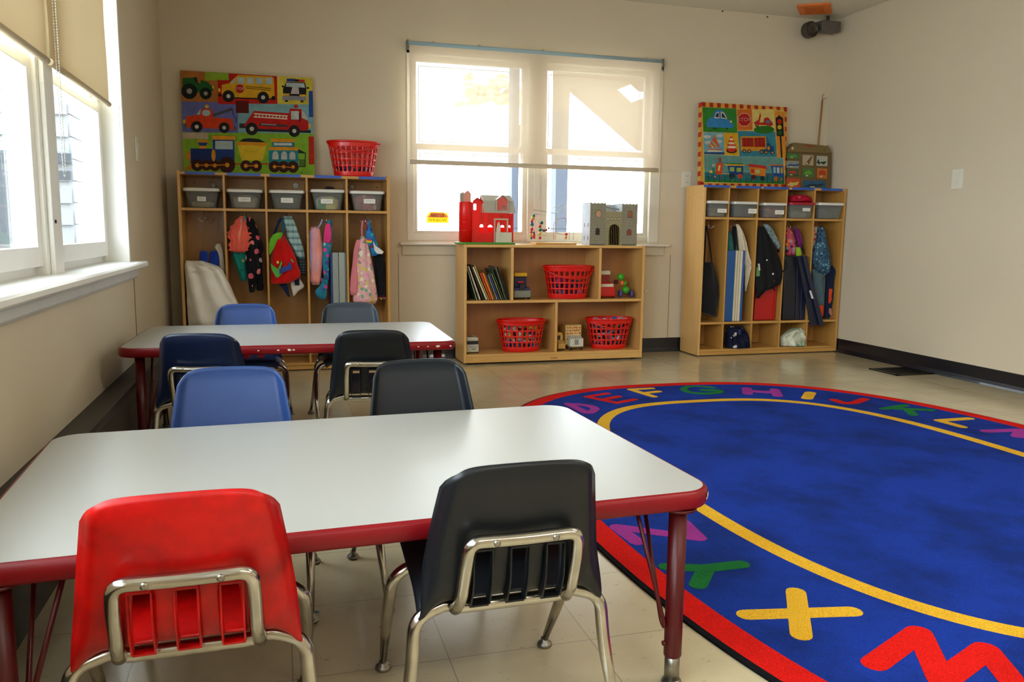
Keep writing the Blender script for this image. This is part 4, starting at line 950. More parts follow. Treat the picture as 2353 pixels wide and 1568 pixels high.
mat_box('nap_mat', 'blue and cream folded nap mat standing in the second bay of the right locker', z2, (500, 572, 594, 612, 634, 652), 626, shelf_py(z2, 520, 5.02, .241), 5.02, 5.22, ('#0b4f92', '#0c5aa6', '#c8bfa6', '#d0c8b0', '#cfc6ac')[0:1]+('#c8bfa6', '#cdc4ab', '#d2cab2', '#1d4fa0'), skew=.004)
rt = hang('grey_jacket', 'pale grey patterned jacket in the middle bay of the right locker', 'jacket', z2, (880, 520), y2+.0, G2)
soft('jacket_body', z2, [(410, 798, 835), (450, 805, 868), (520, 845, 905), (580, 885, 935), (625, 925, 965), (642, 945, 972)], y2, .025, spots('grey_print', '#7f959c', ['#7f959c', '#b3c0c2', '#55666c', '#b3c0c2'], 60, .4), rt, 2, .2)
rt = hang('dotted_backpack', 'black backpack with white dots in the middle bay of the right locker', 'backpack', z2, (820, 720), y2-.03, G2)
M_ = spots('black_dots', '#16171a', ['#16171a', '#d8d8d4', '#16171a'], 22, .16)
soft('pack_body', z2, [(430, 755, 800), (500, 742, 830), (600, 738, 880), (680, 734, 915), (760, 730, 940), (830, 728, 946), (890, 728, 930), (930, 732, 880), (960, 735, 810), (1020, 738, 760)], y2-.045, .04, M_, rt, 3, .15, dback=.3)
strap(z2, [(985, 700), (990, 780), (930, 815), (880, 870), (885, 955)], y2-.075, .007, fab('black', '#121316'), rt)
mb = MB().col('#6f9a5c'); Q = lambda x, y: HY(*z2(x, y), y2-.075)-rt.location
mb.prism([Q(*p) for p in ((752, 765), (778, 760), (774, 835), (750, 840))], (0, .02, 0)); mb.col('#d8d8d0'); mb.prism([Q(x, y)+Vector((0, -.003, 0)) for x, y in ((757, 735), (766, 735), (772, 790), (762, 792))], (0, .01, 0)); mb.build('printed_patch', vcol(), rt)
mat_box('nap_mat', 'bright red folded nap mat standing in the middle bay of the right locker', z2, (745, 905, 940, 985), 700, shelf_py(z2, 820, 5.055, .241), 5.055, 5.23, ('#b80c0a', '#c4100c', '#cc1410'), skew=.012)
rt = hang('bright_shirt', 'orange and pink patterned shirt in the fourth bay of the right locker', 'clothing', z2, (1020, 560), y2-.01, G2)
soft('shirt_body', z2, [(438, 985, 1012), (500, 980, 1040), (560, 978, 1058), (620, 980, 1060), (668, 990, 1058)], y2-.01, .028, spots('hot_print', '#b04a5a', ['#e8762a', '#c9436a', '#8a8ea0', '#e8a02a', '#3a2a4a'], 38, .5), rt, 2, .2)
rt = hang('purple_backpack', 'purple backpack with a lime pocket in the fourth bay of the right locker', 'backpack', z2, (1085, 560), y2, G2)
soft('pack_body', z2, [(440, 1040, 1075), (500, 1052, 1105), (560, 1068, 1114), (620, 1085, 1118)], y2, .03, fab('plum', '#6a1f5e'), rt, 2, .15); soft('lime_pocket', z2, [(600, 1064, 1095), (640, 1064, 1106), (675, 1068, 1100)], y2-.03, .02, fab('lime2', '#8fb824'), rt, 1, .1)
strap(z2, [(1105, 560), (1122, 610), (1135, 660)], y2-.02, .005, fab('black', '#121316'), rt)
rt = mat_box('nap_mat', 'dark navy folded nap mat leaning out of the fourth bay of the right locker', z2, (985, 1090, 1128, 1180), 672, shelf_py(z2, 1000, 5.03, .241), 5.03, 5.2, ('#0e1322', '#131a30', '#19213c'), skew=-.012)
for (xa, xb, xc, xd), yy, cc in (((1080, 1118, 1262, 1188), 4.992, '#151c33'), ((1120, 1150, 1298, 1262), 4.974, '#19213c')):
    mb = MB(); q0 = [HY(*z2(*p), yy)-rt.location for p in ((xa, 672), (xb, 670), (xc, 1236), (xd, 1248))]; mb.prism(q0, (0, .012, 0)); mb.build('mat_panel', plain('vinyl_'+cc.strip('#'), cc, .4, coat=.15, var=.04), rt, bevel=.003)
rt2 = rt
mb = MB(); v = HY(*z2(1175, 955), 4.968)-rt.location; w_ = HY(*z2(1205, 1022), 4.968)-rt.location; mb.prism([v, v+Vector((.014, 0, 0)), w_+Vector((.006, 0, 0)), w_-Vector((.010, 0, 0))], (0, .004, 0)); mb.build('white_tag', plain('tag_white', '#d4d6da', .5), rt)
rt = hang('mottled_backpack', 'mottled blue and grey backpack with orange straps in the right bay of the right locker', 'backpack', z2, (1290, 700), y2-.02, G2)
M_ = spots('blue_mottle', '#3a5a72', ['#3a5a72', '#22384c', '#6f9ab0', '#2b4258'], 60, .5)
soft('pack_body', z2, [(432, 1248, 1292), (480, 1240, 1300), (560, 1228, 1312), (620, 1205, 1330), (680, 1195, 1340), (740, 1195, 1345), (800, 1235, 1335), (830, 1265, 1300)], y2-.02, .035, M_, rt, 2, .2)
soft('grey_pocket', z2, [(780, 1192, 1290), (860, 1198, 1298), (950, 1206, 1296), (1050, 1220, 1292), (1080, 1235, 1290)], y2-.01, .026, spots('grey_star', '#536870', ['#536870', '#d8e0e0', '#3a5fa0', '#536870'], 24, .22), rt, 2, .2)
soft('orange_tail', z2, [(1040, 1226, 1292), (1090, 1235, 1290), (1140, 1250, 1286), (1172, 1262, 1280)], y2-.01, .018, fab('orange_red', '#d84a22'), rt, 1, .1)
soft('navy_side', z2, [(750, 1330, 1372), (800, 1318, 1394), (860, 1312, 1396), (940, 1302, 1382), (1040, 1294, 1362), (1120, 1290, 1350), (1180, 1292, 1340)], y2, .025, fab('deep_navy', '#15203c'), rt, 2, .2)
soft('orange_strip', z2, [(940, 1336, 1362), (1000, 1332, 1360), (1060, 1330, 1354)], y2-.025, .008, fab('orange_red', '#d84a22'), rt, 1, .05); soft('pink_end', z2, [(1100, 1335, 1352), (1140, 1335, 1372), (1162, 1350, 1368)], y2-.025, .01, fab('dusty_pink', '#b07068'), rt, 1, .1)
soft('red_cuff', z2, [(430, 1205, 1240), (500, 1198, 1245), (560, 1196, 1228), (620, 1196, 1218)], y2+.01, .014, spots('cuff_print', '#c9b8a8', ['#c9432a', '#c9b8a8'], 40, .4), rt, 1, .1)
yb2 = 5.07
rt = hang('navy_bundle', 'crumpled navy and white jacket on the lower shelf of the right locker', 'clothing', z2, (580, 1440), yb2)
soft('bundle', z2, [(1248, 505, 620), (1290, 492, 640), (1340, 490, 660), (1390, 490, 680), (1430, 490, 685), (1450, 495, 688)], yb2, .06, spots('navy_print', '#151a33', ['#151a33', '#3a4270', '#c9c4c0', '#151a33', '#0c0f1e'], 26, .38), rt, 5, .35, 1, lump=.02, zmin=.0515)
rt = hang('diaper_bag', 'clear bag of white and mint nappies on the lower shelf of the right locker', 'bag', z2, (1060, 1420), yb2)
soft('bag_body', z2, [(1262, 1050, 1108), (1290, 990, 1115), (1330, 940, 1140), (1370, 935, 1165), (1405, 934, 1190), (1424, 938, 1200)], yb2, .055, spots('mint_print', '#c9cdb8', ['#c9cdb8', '#8fbfa8', '#dedccc', '#e3dcc8'], 20, .5, .35), rt, 5, .3, 2, lump=.02, zmin=.0515)
rt = hang('sun_hat', 'crimson cap lying on the red-lidded storage box', 'hat', z2, (1100, 230), 5.08)
soft('crown', z2, [(172, 1045, 1130), (185, 1015, 1160), (200, 1003, 1180), (218, 1000, 1190), (234, 1002, 1196)], 5.08, .06, spots('crimson', '#a8142e', ['#a8142e', '#d0647a', '#7a0d22'], 30, .3), rt, 2, .15, 0)
rt = hang('dark_cloth', 'small dark brown cloth on the lid of the fourth box in the left locker', 'cloth', zl, (1475, 215), 5.1)
soft('cloth_fold', zl, [(196, 1450, 1500), (205, 1432, 1518), (224, 1428, 1524)], 5.1, .03, fab('dark_brown', '#2a2220'), rt, 2, .15)

# ------------------------------------------------------------------ storage boxes
M_lidw = plain('white_lid', '#dcdad4', .35, var=.02); M_lidr = plain('crimson_lid', '#a5122c', .4); M_tub = clearp('clear_tub', '#f0f2ee', .11, .15)
def bin_(label, zf, lid, bot, yf, dep, zs, lidm=M_lidw, tagx=None, content=None, scribble=0, ccol=None, clabel=None, grp=None):
    """lid = (x0, x1, y_top, y_bottom), bot = (x0, x1) in the zoomed picture on the plane yf"""
    A, B = HY(*zf(lid[0], lid[2]), yf), HY(*zf(lid[1], lid[2]), yf); W_ = B.x-A.x; x0 = (A.x+B.x)/2; W0 = W_
    for LK, C_ in ((LK1, C1), (LK2, C2)):
        for a_, b2 in C_:
            lo, hi = LK.location.x+a_+.0075, LK.location.x+b2-.0075
            if lo <= x0 < hi: xa_, xb_ = max(lo, x0-W_/2), min(hi, x0+W_/2); x0, W_ = (xa_+xb_)/2, xb_-xa_; break
    zt = (A.z+B.z)/2
    r = thing('storage_box', label, 'storage box', (x0, yf, zs), 0, grp); H_ = zt-zs-.010
    C_, D_ = HY(*zf(bot[0], lid[3]+100), yf).x-x0, HY(*zf(bot[1], lid[3]+100), yf).x-x0; w2 = W_/2-.008; q = .018; kf = W_/W0; C_, D_ = max(C_*kf, -w2+.012), min(D_*kf, w2-.012)
    mb = MB(); o = lambda a, c, d0, d1, z: [(a, d0, z), (c, d0, z), (c, d1, z), (a, d1, z)]
    def rr(a, c, d0, d1, z, rad=.02, n=4):
        out = []
        for cx, cy, a0 in ((c-rad, d1-rad, 0), (a+rad, d1-rad, PI/2), (a+rad, d0+rad, PI), (c-rad, d0+rad, 1.5*PI)):
            for k in range(n+1): t = a0+PI/2*k/n; out.append((cx+rad*math.cos(t), cy+rad*math.sin(t), z))
        return out
    mb.loft([rr(C_+.004, D_-.004, q+.004, dep-q-.004, .001), rr(C_, D_, q, dep-q, .006), rr(-w2, w2, .006, dep-.006, H_)], True, False); mb.face([0+k for k in range(20)][::-1])
    mb.build('tub', M_tub, r, solid=.0018)
    mb = MB(); mb.loft([rr(-W_/2, W_/2, 0, dep, H_-.008), rr(-W_/2, W_/2, 0, dep, H_+.006), rr(-W_/2+.006, W_/2-.006, .006, dep-.006, H_+.010)], False, True); mb.build('lid', lidm, r)
    if tagx:
        a, c = HY(*zf(tagx[0], tagx[2]), yf+.006), HY(*zf(tagx[1], tagx[3]), yf+.006)
        t = (a.z-zs)/H_; yy = .0045+(1-t)*.012
        mb = MB().col('#eeeae2'); mb.box(a.x-x0, c.x-x0, yy-.002, yy-.0008, c.z-zs, a.z-zs); mb.col('#2a2622'); rnd = random.Random(scribble); n_ = 9; zz_ = (a.z+c.z)/2-zs; ww = (c.x-a.x)
        pts = [Vector((a.x-x0+ww*(.2+.6*k/n_), yy-.0024, zz_+rnd.uniform(-.004, .004)+(.004 if k == 0 else 0))) for k in range(n_+1)]
        mb.tube(pts, .0006, 4); mb.build('name_label', vcol(), r)
    if content:
        cr = thing('folded_clothes', clabel, 'clothing', (x0, yf+dep/2, zs+.004)); rings = []; n_ = 8; hh = H_*min(content, .84)
        for j in range(n_+1):
            t = j/n_; z = hh*t; wx = (-C_+D_)/2-.014+(w2-(D_-C_)/2)*t*content*.9; wx *= (1 if t < .8 else 1-.5*(t-.8)/.2); wy = dep/2-q-.012-(0 if t < .8 else .03); ring = []
            for k in range(30):
                a = 2*PI*k/30; c_, s_ = math.cos(a), math.sin(a); nz = noise.noise(Vector((c_*2+x0*9, s_*2, t*3)))*.008
                ring.append((math.copysign(abs(c_)**.5, c_)*(wx-abs(nz)), math.copysign(abs(s_)**.5, s_)*(wy-abs(nz)), z+nz*.5*t))
            rings.append(ring)
        mb = MB(); mb.loft(rings); mb.build('clothes', ccol, cr)
    return r
GB1, GB2 = 'lidded storage boxes in the left locker', 'lidded storage boxes in the right locker'
yb1 = 5.022; zs = .9665; dp = .235
bin_('clear box with white papers, leftmost in the left locker', zl, (115, 462, 208, 245), (172, 425), yb1, dp, zs, tagx=(252, 335, 288, 332), scribble=1, content=.35, ccol=fab('pale_cloth', '#b5a99a'), clabel='pale cloth in the leftmost storage box of the left locker', grp=GB1)
bin_('clear box of pale grey clothes, second from the left in the left locker', zl, (520, 862, 220, 250), (568, 830), yb1, dp, zs, tagx=(632, 748, 294, 338), scribble=2, content=.75, ccol=fab('grey_cloth', '#a8a49e'), clabel='pale grey clothes in the second storage box of the left locker', grp=GB1)
bin_('clear box of dark clothes, in the middle of the left locker', zl, (915, 1248, 228, 264), (962, 1212), yb1, dp, zs, tagx=(1027, 1140, 300, 348), scribble=3, content=.85, ccol=spots('dark_mix', '#2a3038', ['#2a3038', '#3a3f44', '#2a3038', '#b08a50'], 9, .6), clabel='dark clothes in the middle storage box of the left locker', grp=GB1)
bin_('clear box of white, yellow and green clothes, fourth in the left locker', zl, (1298, 1632, 222, 266), (1340, 1590), yb1, dp, zs, tagx=(1396, 1508, 310, 355), scribble=4, content=.7, ccol=spots('light_mix', '#c9c0b0', ['#d9d4cc', '#d8cc7a', '#4a9a6a', '#d9d4cc', '#cfa0a0'], 13, .6), clabel='white, yellow and green clothes in the fourth box of the left locker', grp=GB1)
bin_('clear box of pink clothes, rightmost in the left locker', zl, (1660, 1990, 236, 270), (1705, 1955), yb1, dp, zs, tagx=(1792, 1900, 310, 355), scribble=5, content=.9, ccol=spots('pink_mix', '#b0606a', ['#b0606a', '#c98088', '#d9a8a0', '#8a4a50'], 30, .5), clabel='pink clothes in the rightmost storage box of the left locker', grp=GB1)
yb3 = 4.985; dp2 = .235
S = [(308, 556, 218, 243, 312, 528, None, .6, fab('brown_cloth', '#6a5644'), 'clear box with a white lid, leftmost in the right locker', 'brownish clothes in the leftmost box of the right locker', (425, 500, 284, 318)),
     (562, 802, 226, 250, 545, 770, None, .9, fab('black_cloth', '#1d2022'), 'clear box of black clothes, second in the right locker', 'black clothes in the second box of the right locker', (678, 745, 284, 324)),
     (808, 1020, 236, 262, 790, 990, None, .8, spots('maroon_mix', '#7a3a42', ['#7a3a42', '#4a3034', '#a86068'], 26, .5), 'clear box of maroon clothes, in the middle of the right locker', 'maroon clothes in the middle box of the right locker', (896, 968, 296, 332)),
     (1024, 1252, 232, 250, 1008, 1222, M_lidr, .5, fab('grey2', '#6c655e'), 'clear box with a crimson lid in the right locker', 'grey clothes in the crimson-lidded box', (1122, 1182, 278, 306)),
     (1262, 1496, 236, 258, 1238, 1462, None, .8, fab('charcoal_cloth', '#35383a'), 'clear box of charcoal clothes, rightmost in the right locker', 'charcoal clothes in the rightmost box of the right locker', None)]
for i, (a, c, t, u_, p, q, lm, ct, cc, lb, cl, tg) in enumerate(S):
    bin_(lb, z2, (a, c, t, u_), (p, q), yb3, dp2, zs, lm or M_lidw, tg, ct, 10+i, cc, cl, GB2)
# ================================================================== TOYS AND BOOKS IN THE BOOKCASE
VC = vcol('painted_toy', .4, .5, coat=.1, var=.03)
VM = vcol('printed_paper', .65, .3, var=.04)
M_bred = plain('basket_red', '#dc1207', .33, coat=.2, var=.05)
def basket(label, zf, rim, bot, y, zs, handle, toys, tlabel, grp='red plastic baskets', fill=.8, hdir=1):
    """rim = (x0, x1, y), bot = (x0, x1) in the zoomed picture on the plane y through the basket's centre"""
    A, B = HY(*zf(rim[0], rim[2]), y), HY(*zf(rim[1], rim[2]), y); C_, D_ = HY(*zf(bot[0], rim[2]+100), y), HY(*zf(bot[1], rim[2]+100), y)
    cx = (A.x+B.x)/2; R1 = (B.x-A.x)/2-.006; R0 = (D_.x-C_.x)/2; H_ = (A.z+B.z)/2-zs; ey = .62
    r = thing('basket', label, 'basket', (cx, y, zs), 0, grp)
    def wall(u, v):
        a = 2*PI*u; z = .004+v*(H_-.012); rr_ = R0+(R1-R0)*v**.9; return Vector((rr_*math.cos(a), rr_*ey*math.sin(a), z))
    nc = 26; mb = MB()
    def skip(u, v):
        fu = (u*nc) % 1; fv = (v-.12)/.76
        return 0 < fv < 1 and .15 < fu < .85 and .1 < (fv*4) % 1 < .9
    mb.grid(wall, nc*5, 42, True, skip); b0 = [wall(k/40, 0) for k in range(40)]; mb.poly([(p.x, p.y, .004) for p in b0]); mb.build('basket_body', M_bred, r, solid=.0025)
    mb = MB(); rings = []
    for k in range(41):
        a = 2*PI*k/40; c, s = math.cos(a), math.sin(a)
        rings.append([Vector(((R1+d)*c, (R1+d)*ey*s+0*d, H_+h)) for d, h in ((-.001, -.012), (.006, -.010), (.0085, -.002), (.006, .001), (-.002, .0))])
    mb.loft(rings, True, False); mb.build('rim', M_bred, r)
    mb = MB(); P_ = []
    for k in range(17):
        t = k/16; a = PI+PI*t; drop = math.sin(PI*t)*handle[0]; sk = handle[1]
        P_.append(Vector(((R1+.004)*math.cos(a)*(1+.03*math.sin(PI*t))+sk*math.sin(PI*t), (R1*ey+.016)*math.sin(a)-.004, H_-.006-drop*(1+handle[2]*math.cos(a)))))
    mb.tube(P_, .0052, 8); mb.build('basket_handle', M_bred, r)
    rnd = random.Random(len(label)*7); mb = MB()
    for k in range(toys[0]):
        t = rnd.random(); z = .030+t*(H_-.030)*fill; rr_ = (R0+(R1-R0)*(z/H_))*.93-.027; a = rnd.uniform(0, 2*PI); q = rnd.uniform(.7, 1)
        p = Vector((rr_*q*math.cos(a), rr_*q*ey*.93*math.sin(a), z)); mb.col(rnd.choice(toys[1])); s = rnd.uniform(.009, .019)
        if k % 3: mb.box(-s, s, -s*.7, s*.7, -s*.8, s*.8, Matrix.Translation(p) @ Matrix.Rotation(rnd.uniform(0, 3), 4, 'Z') @ Matrix.Rotation(rnd.uniform(0, 3), 4, 'X'))
        else: mb.ball(p, s, 8, 6)
    mb.col('#2a1a1a'); o = mb.build('toy_pieces', VC); o.location = (cx, y, zs); tag(o, tlabel, 'toys'); o['kind'] = 'stuff'
    return r
zs_ = zoomer(1020, 420, 3.5646); MIX = ['#e6e2d8', '#d9cfa8', '#2a62b8', '#e8c020', '#6ab02a', '#3a8fbf', '#1a2a7a', '#e6e2d8', '#c9bfae', '#a03050']
basket('red plastic basket standing on top of the left locker', zoomer(740, 300, 14.256), (150, 1880, 370), (385, 1640), 5.13, 1.1686, (.058, .02, -.3), (26, ['#2a2a6a', '#2f2150', '#3a3a8a', '#27184a']), 'dark blue and purple toys at the bottom of the basket on the locker', fill=.2)
basket('red plastic basket in the upper middle cubby of the bookcase', zs_, (812, 1215, 678), (868, 1165), 5.105, .4132, (.075, -.02, .25), (60, ['#241040', '#1a1a4a', '#c03a8a', '#3a6a9a', '#2a1040', '#d070b0', '#2a3a2a']), 'dark purple and pink toys in the upper basket of the bookcase', fill=.5)
basket('red plastic basket of pale blocks in the lower left cubby of the bookcase', zs_, (430, 832, 1118), (480, 775), 5.105, .0672, (.02, -.03, .0), (120, MIX), 'pale and bright toy blocks in the lower left basket', fill=.78)
basket('red plastic basket heaped with toys in the lower right cubby of the bookcase', zs_, (1160, 1540, 1104), (1207, 1478), 5.105, .0672, (.05, -.05, .75), (130, ['#161a26', '#2a62b8', '#6a8a9a', '#e6e2d8', '#6ab02a', '#1a2a6a', '#c8385a', '#161a26', '#7aa8d0']), 'toys in shades of blue, black and pink heaped in the lower right basket', fill=.95)

# books: bottom x, top x, top y, thickness in the zoomed picture, cover colour, spine colour, label
zb = zoomer(1060, 590, 11.765); yB = 5.02
BK = [(160, 146, 360, 18, '#3a2a30', '#4a2a38', 'dark maroon book upright at the left end of the bookcase row'),
      (425, 158, 300, 28, '#1f5a48', '#c8c4a0', 'dark green book leaning at the left of the row, with a pale edge'),
      (520, 200, 262, 46, '#c9bd9a', '#d8cdb0', 'thick cream book, second of the leaning books'),
      (600, 258, 232, 30, '#3a2c22', '#54402e', 'dark brown book between two cream books'),
      (695, 325, 285, 50, '#d0c4a2', '#ddd2b4', 'cream book left of the yellow-green book'),
      (752, 362, 240, 34, '#b8b04a', '#c9c25a', 'thin yellow-green book beside the orange book'),
      (800, 520, 450, 50, '#b8401c', '#c84a20', 'rust red book left of the bright orange one'),
      (868, 590, 448, 66, '#d8501a', '#e0701c', 'bright orange book in the middle of the row'),
      (930, 650, 460, 30, '#4a5a3a', '#6a7a4a', 'thin olive green book right of the orange one'),
      (975, 735, 500, 24, '#b8a890', '#c4b49a', 'thin tan book left of the blue book'),
      (1022, 782, 500, 36, '#2a4ab0', '#2f50b8', 'blue book with a pale foot in the row'),
      (1095, 832, 470, 36, '#8a8430', '#9a943c', 'mustard book right of the blue one'),
      (1148, 832, 340, 22, '#3f5a4a', '#5a7a62', 'tall grey-green book leaning behind the mustard one'),
      (1206, 930, 270, 28, '#6a6250', '#8f8468', 'tall taupe book near the right of the row'),
      (1252, 958, 278, 20, '#55553a', '#7a7a52', 'tall olive grey book, second from the right'),
      (1295, 990, 285, 20, '#3a4046', '#4a5258', 'tall slate book at the right end of the row')]
for i, (xb, xt, yt, th, cc, sc_, lb) in enumerate(BK):
    zf_ = .4133; a, c = HY(*zb(xb, 1130), yB), HY(*zb(xt, yt), yB); w = th/11.765/357*1.0
    p0 = Vector((a.x, yB+(i % 3)*.004, zf_)); d = Vector((c.x-a.x, 0, c.z-zf_)); L = d.length; ang = math.atan2(-d.x, d.z)
    if p0.x - math.sin(ang)*L < SX0+T+.001+w*.5: pass
    r = thing('book', lb, 'book', tuple(p0), 0, 'picture books in the upper left cubby', rot=(0, -ang, 0)); zl0 = math.tan(ang)*w*.5+.0005; D_ = .19-.01*(i % 4)
    t_ = .0016
    mb = MB(); mb.box(-w/2, w/2, 0, t_, zl0, L); mb.box(-w/2, -w/2+t_, 0, D_, zl0, L); mb.box(w/2-t_, w/2, 0, D_, zl0, L); o = mb.build('cover', [plain('bookcover_'+cc.strip('#'), cc, .4, var=.12, vscale=30), plain('spine_'+sc_.strip('#'), sc_, .4, var=.15, vscale=30)], r)
    o.data.polygons.foreach_set('material_index', [1 if p.index < 6 else 0 for p in o.data.polygons])
    mb = MB(); mb.box(-w/2+t_, w/2-t_, t_, D_-.004, zl0+.004, L-.004); mb.build('page_block', plain('paper', '#e6dfcc', .8), r)

def boxes(r, name, items, mat=VC, bevel=.004, base=None):
    """items: (x0, x1, y0, y1, z0, z1, colour) in the thing's own frame"""
    mb = MB()
    for x0, x1, y0, y1, z0, z1, cc in items: mb.col(cc); mb.box(x0, x1, y0, y1, z0, z1)
    return mb.build(name, mat, r, bevel=bevel)
def wheel(r, x, y, rad, w, c='#15161a', hub='#8a8a8a', ax='x', z=None, name='wheel'):
    mb = MB(); z = rad if z is None else z; mb.col(c); mb.lathe([(rad*.6, -w/2), (rad, -w/2+.002), (rad, w/2-.002), (rad*.6, w/2)], (x, y, z), 16, ax); mb.col(hub); mb.lathe([(rad*.4, -w/2-.0015), (rad*.4, w/2+.0015)], (x, y, z), 12, ax); return mb.build(name, VC, r)
def fit(zf, x0, x1, ytop, y, zs):
    A, B = HY(*zf(x0, ytop), y), HY(*zf(x1, ytop), y); return (A.x+B.x)/2, (B.x-A.x), (A.z+B.z)/2-zs
# blue toy truck
Zs = .4133
cx, w, h = fit(zs_, 577, 718, 740, 5.03, Zs); r = thing('toy_truck', 'navy toy truck with a yellow roof and grey bumper, upper middle cubby', 'toy', (cx, 5.03, Zs)); hw = w/2
boxes(r, 'truck_body', [(-hw*.96, hw*.96, .02, .17, .012, h*.45, '#1a2260'), (-hw*.82, hw*.72, .05, .17, h*.42, h*.86, '#141a4c')], bevel=.008)
boxes(r, 'roof', [(-hw*.84, hw*.70, .03, .175, h*.85, h, '#d9a410')], bevel=.006); boxes(r, 'bumper', [(-hw, hw, 0, .03, .012, h*.34, '#7f8272')], bevel=.006)
boxes(r, 'grille', [(-hw*.25, hw*.35, .012, .024, h*.34, h*.58, '#15171a')], bevel=.002); boxes(r, 'light_bar', [(-hw*.40, hw*.30, .035, .055, h*.60, h*.68, '#c8202a')], bevel=.004)
for sx in (-1, 1):
    for yy in (.035, .14): wheel(r, sx*hw*.88, yy, .018, .018)
# red toy truck without its painted face
cx, w, h = fit(zs_, 1262, 1410, 722, 5.04, Zs); r = thing('toy_truck', 'red toy truck with a white roof, upper right cubby', 'toy', (cx+.002, 5.04, Zs)); hw = w/2
boxes(r, 'truck_body', [(-hw*.8, hw, 0, .11, .010, h*.42, '#c4120c'), (-hw*.7, hw*.86, .02, .11, h*.4, h*.56, '#c4120c')], bevel=.01)
boxes(r, 'cab', [(-hw*.7, hw*.55, .05, .13, h*.54, h*.86, '#8f0c0a')], bevel=.004); boxes(r, 'roof', [(-hw*.74, hw*.6, .03, .14, h*.84, h, '#d4c8ae')], bevel=.008)
boxes(r, 'windscreen', [(-hw*.72, hw*.82, .008, .02, h*.40, h*.52, '#d4cdb6')], bevel=.004)
for sx in (-.7, .9):
    for yy in (.03, .10): wheel(r, sx*hw, yy, .013, .012)
# caterpillar pull toy
r = thing('caterpillar_toy', 'green beaded caterpillar pull toy with orange cheeks and blue wheels, upper right cubby', 'toy', (HY(*zs_(1490, 920), 5.07).x, 5.07, Zs))
def bl(name, px, py, rp, c, dy=0, sc=(1, 1, 1)):
    v = HY(*zs_(px, py), 5.07)-r.location; mb = MB().col(c); mb.ball((v.x, dy, v.z), rp/3.5646/357, 14, 10, sc); return mb.build(name, VC, r)
bl('head_ball', 1449, 772, 31, '#3aa022'); bl('neck_ball', 1475, 825, 24, '#3aa022'); bl('belly_ball', 1490, 878, 33, '#3aa022')
bl('orange_disc', 1455, 822, 22, '#e8642a', -.006, (.7, 1, 1)); bl('orange_disc', 1492, 820, 18, '#e8642a', .004, (.6, 1, 1)); bl('dark_ball', 1425, 815, 20, '#5a1418', .03)
for px in (1444, 1532):
    v = HY(*zs_(px, 893), 5.07)-r.location; mb = MB().col('#4a4586'); mb.lathe([(.012, -.008), (.0265, -.006), (.0265, .006), (.012, .008)], (v.x, 0, .0267), 18, 'x'); mb.build('wheel', VC, r)
mb = MB().col('#222222'); v = HY(*zs_(1444, 893), 5.07)-r.location; w_ = HY(*zs_(1532, 893), 5.07)-r.location; mb.tube([(v.x, 0, .0267), (w_.x, 0, .0267)], .003, 6); mb.build('axle', VC, r)
# white toy bus
Zl = .0673; cx, w, h = fit(zs_, 184, 292, 1262, 5.03, Zl); r = thing('toy_bus', 'white toy bus with a black windscreen, lower left cubby', 'toy', (cx, 5.03, Zl)); hw = w/2
boxes(r, 'bus_body', [(-hw*.94, hw*.94, .004, .15, .008, h*.60, '#c2bfa8'), (-hw*.9, hw*.9, .012, .15, h*.58, h*.92, '#cfccb8')], bevel=.006)
boxes(r, 'windscreen', [(-hw*.86, hw*.86, .004, .014, h*.52, h*.74, '#17181a')], bevel=.002); boxes(r, 'roof_hatch', [(-hw*.45, hw*.3, .03, .08, h*.90, h*.97, '#5a3a32')], bevel=.002); boxes(r, 'roof_box', [(-hw*.8, hw*.7, .02, .12, h*.88, h*.94, '#dad7c4')], bevel=.004)
mb = MB().col('#4f7f72'); mb.box(-hw*.2, hw*.45, .0028, .0042, h*.23, h*.29); mb.col('#a9a0a4'); mb.box(-hw*.6, hw*.7, .0030, .0042, h*.34, h*.44); mb.build('front_print', VC, r)
for sx in (-1, 1):
    for yy in (.035, .12): wheel(r, sx*hw*.92, yy, .016, .012)
# wooden trucks, lower right cubby
zc = zoomer(1260, 710, 10.695); cx, w, h = fit(zc, 206, 415, 600, 5.04, Zl)
r = thing('wooden_truck', 'small plain wooden truck with a yellow roof beside the bookcase divider', 'toy', (cx+.004, 5.04, Zl)); hw = w/2
boxes(r, 'truck_body', [(-hw*.7, hw, 0, .09, .006, h*.42, '#c89a4a'), (-hw*.7, hw*.85, .01, .09, h*.40, h*.56, '#b5853a'), (-hw*.7, hw*.7, .03, .09, h*.55, h*.90, '#cfae6a')], bevel=.003)
boxes(r, 'window', [(-hw*.62, hw*.05, .027, .032, h*.60, h*.84, '#3a2a1e')], bevel=0); boxes(r, 'roof', [(-hw*.7, hw*.5, .026, .09, h*.88, h, '#e0a430')], bevel=.002); boxes(r, 'bumper', [(-hw*.66, hw*.8, -.002, .004, h*.06, h*.12, '#2a2016')], bevel=0)
for sx in (-.5, .7): wheel(r, sx*hw, .04, .010, .01)
cx, w, h = fit(zc, 420, 818, 392, 5.09, Zl); r = thing('giraffe_truck', 'wooden truck with a giraffe-spotted square cargo box and a zebra-striped white cab', 'toy', (cx, 5.03, Zl)); hw = w/2
mb = MB().col('#cfa862'); mb.box(-hw, hw, .06, .17, .03, h); mb.box(-hw*.6, hw*.6, .04, .17, .012, .03)
rnd = random.Random(4)
mb.build('cargo_box', VC, r, bevel=.003)
mb = MB().col('#dfc088'); mb.box(-hw*.86, hw*.90, .0585, .06, h*.22, h*.93); mb.col('#b5661c')
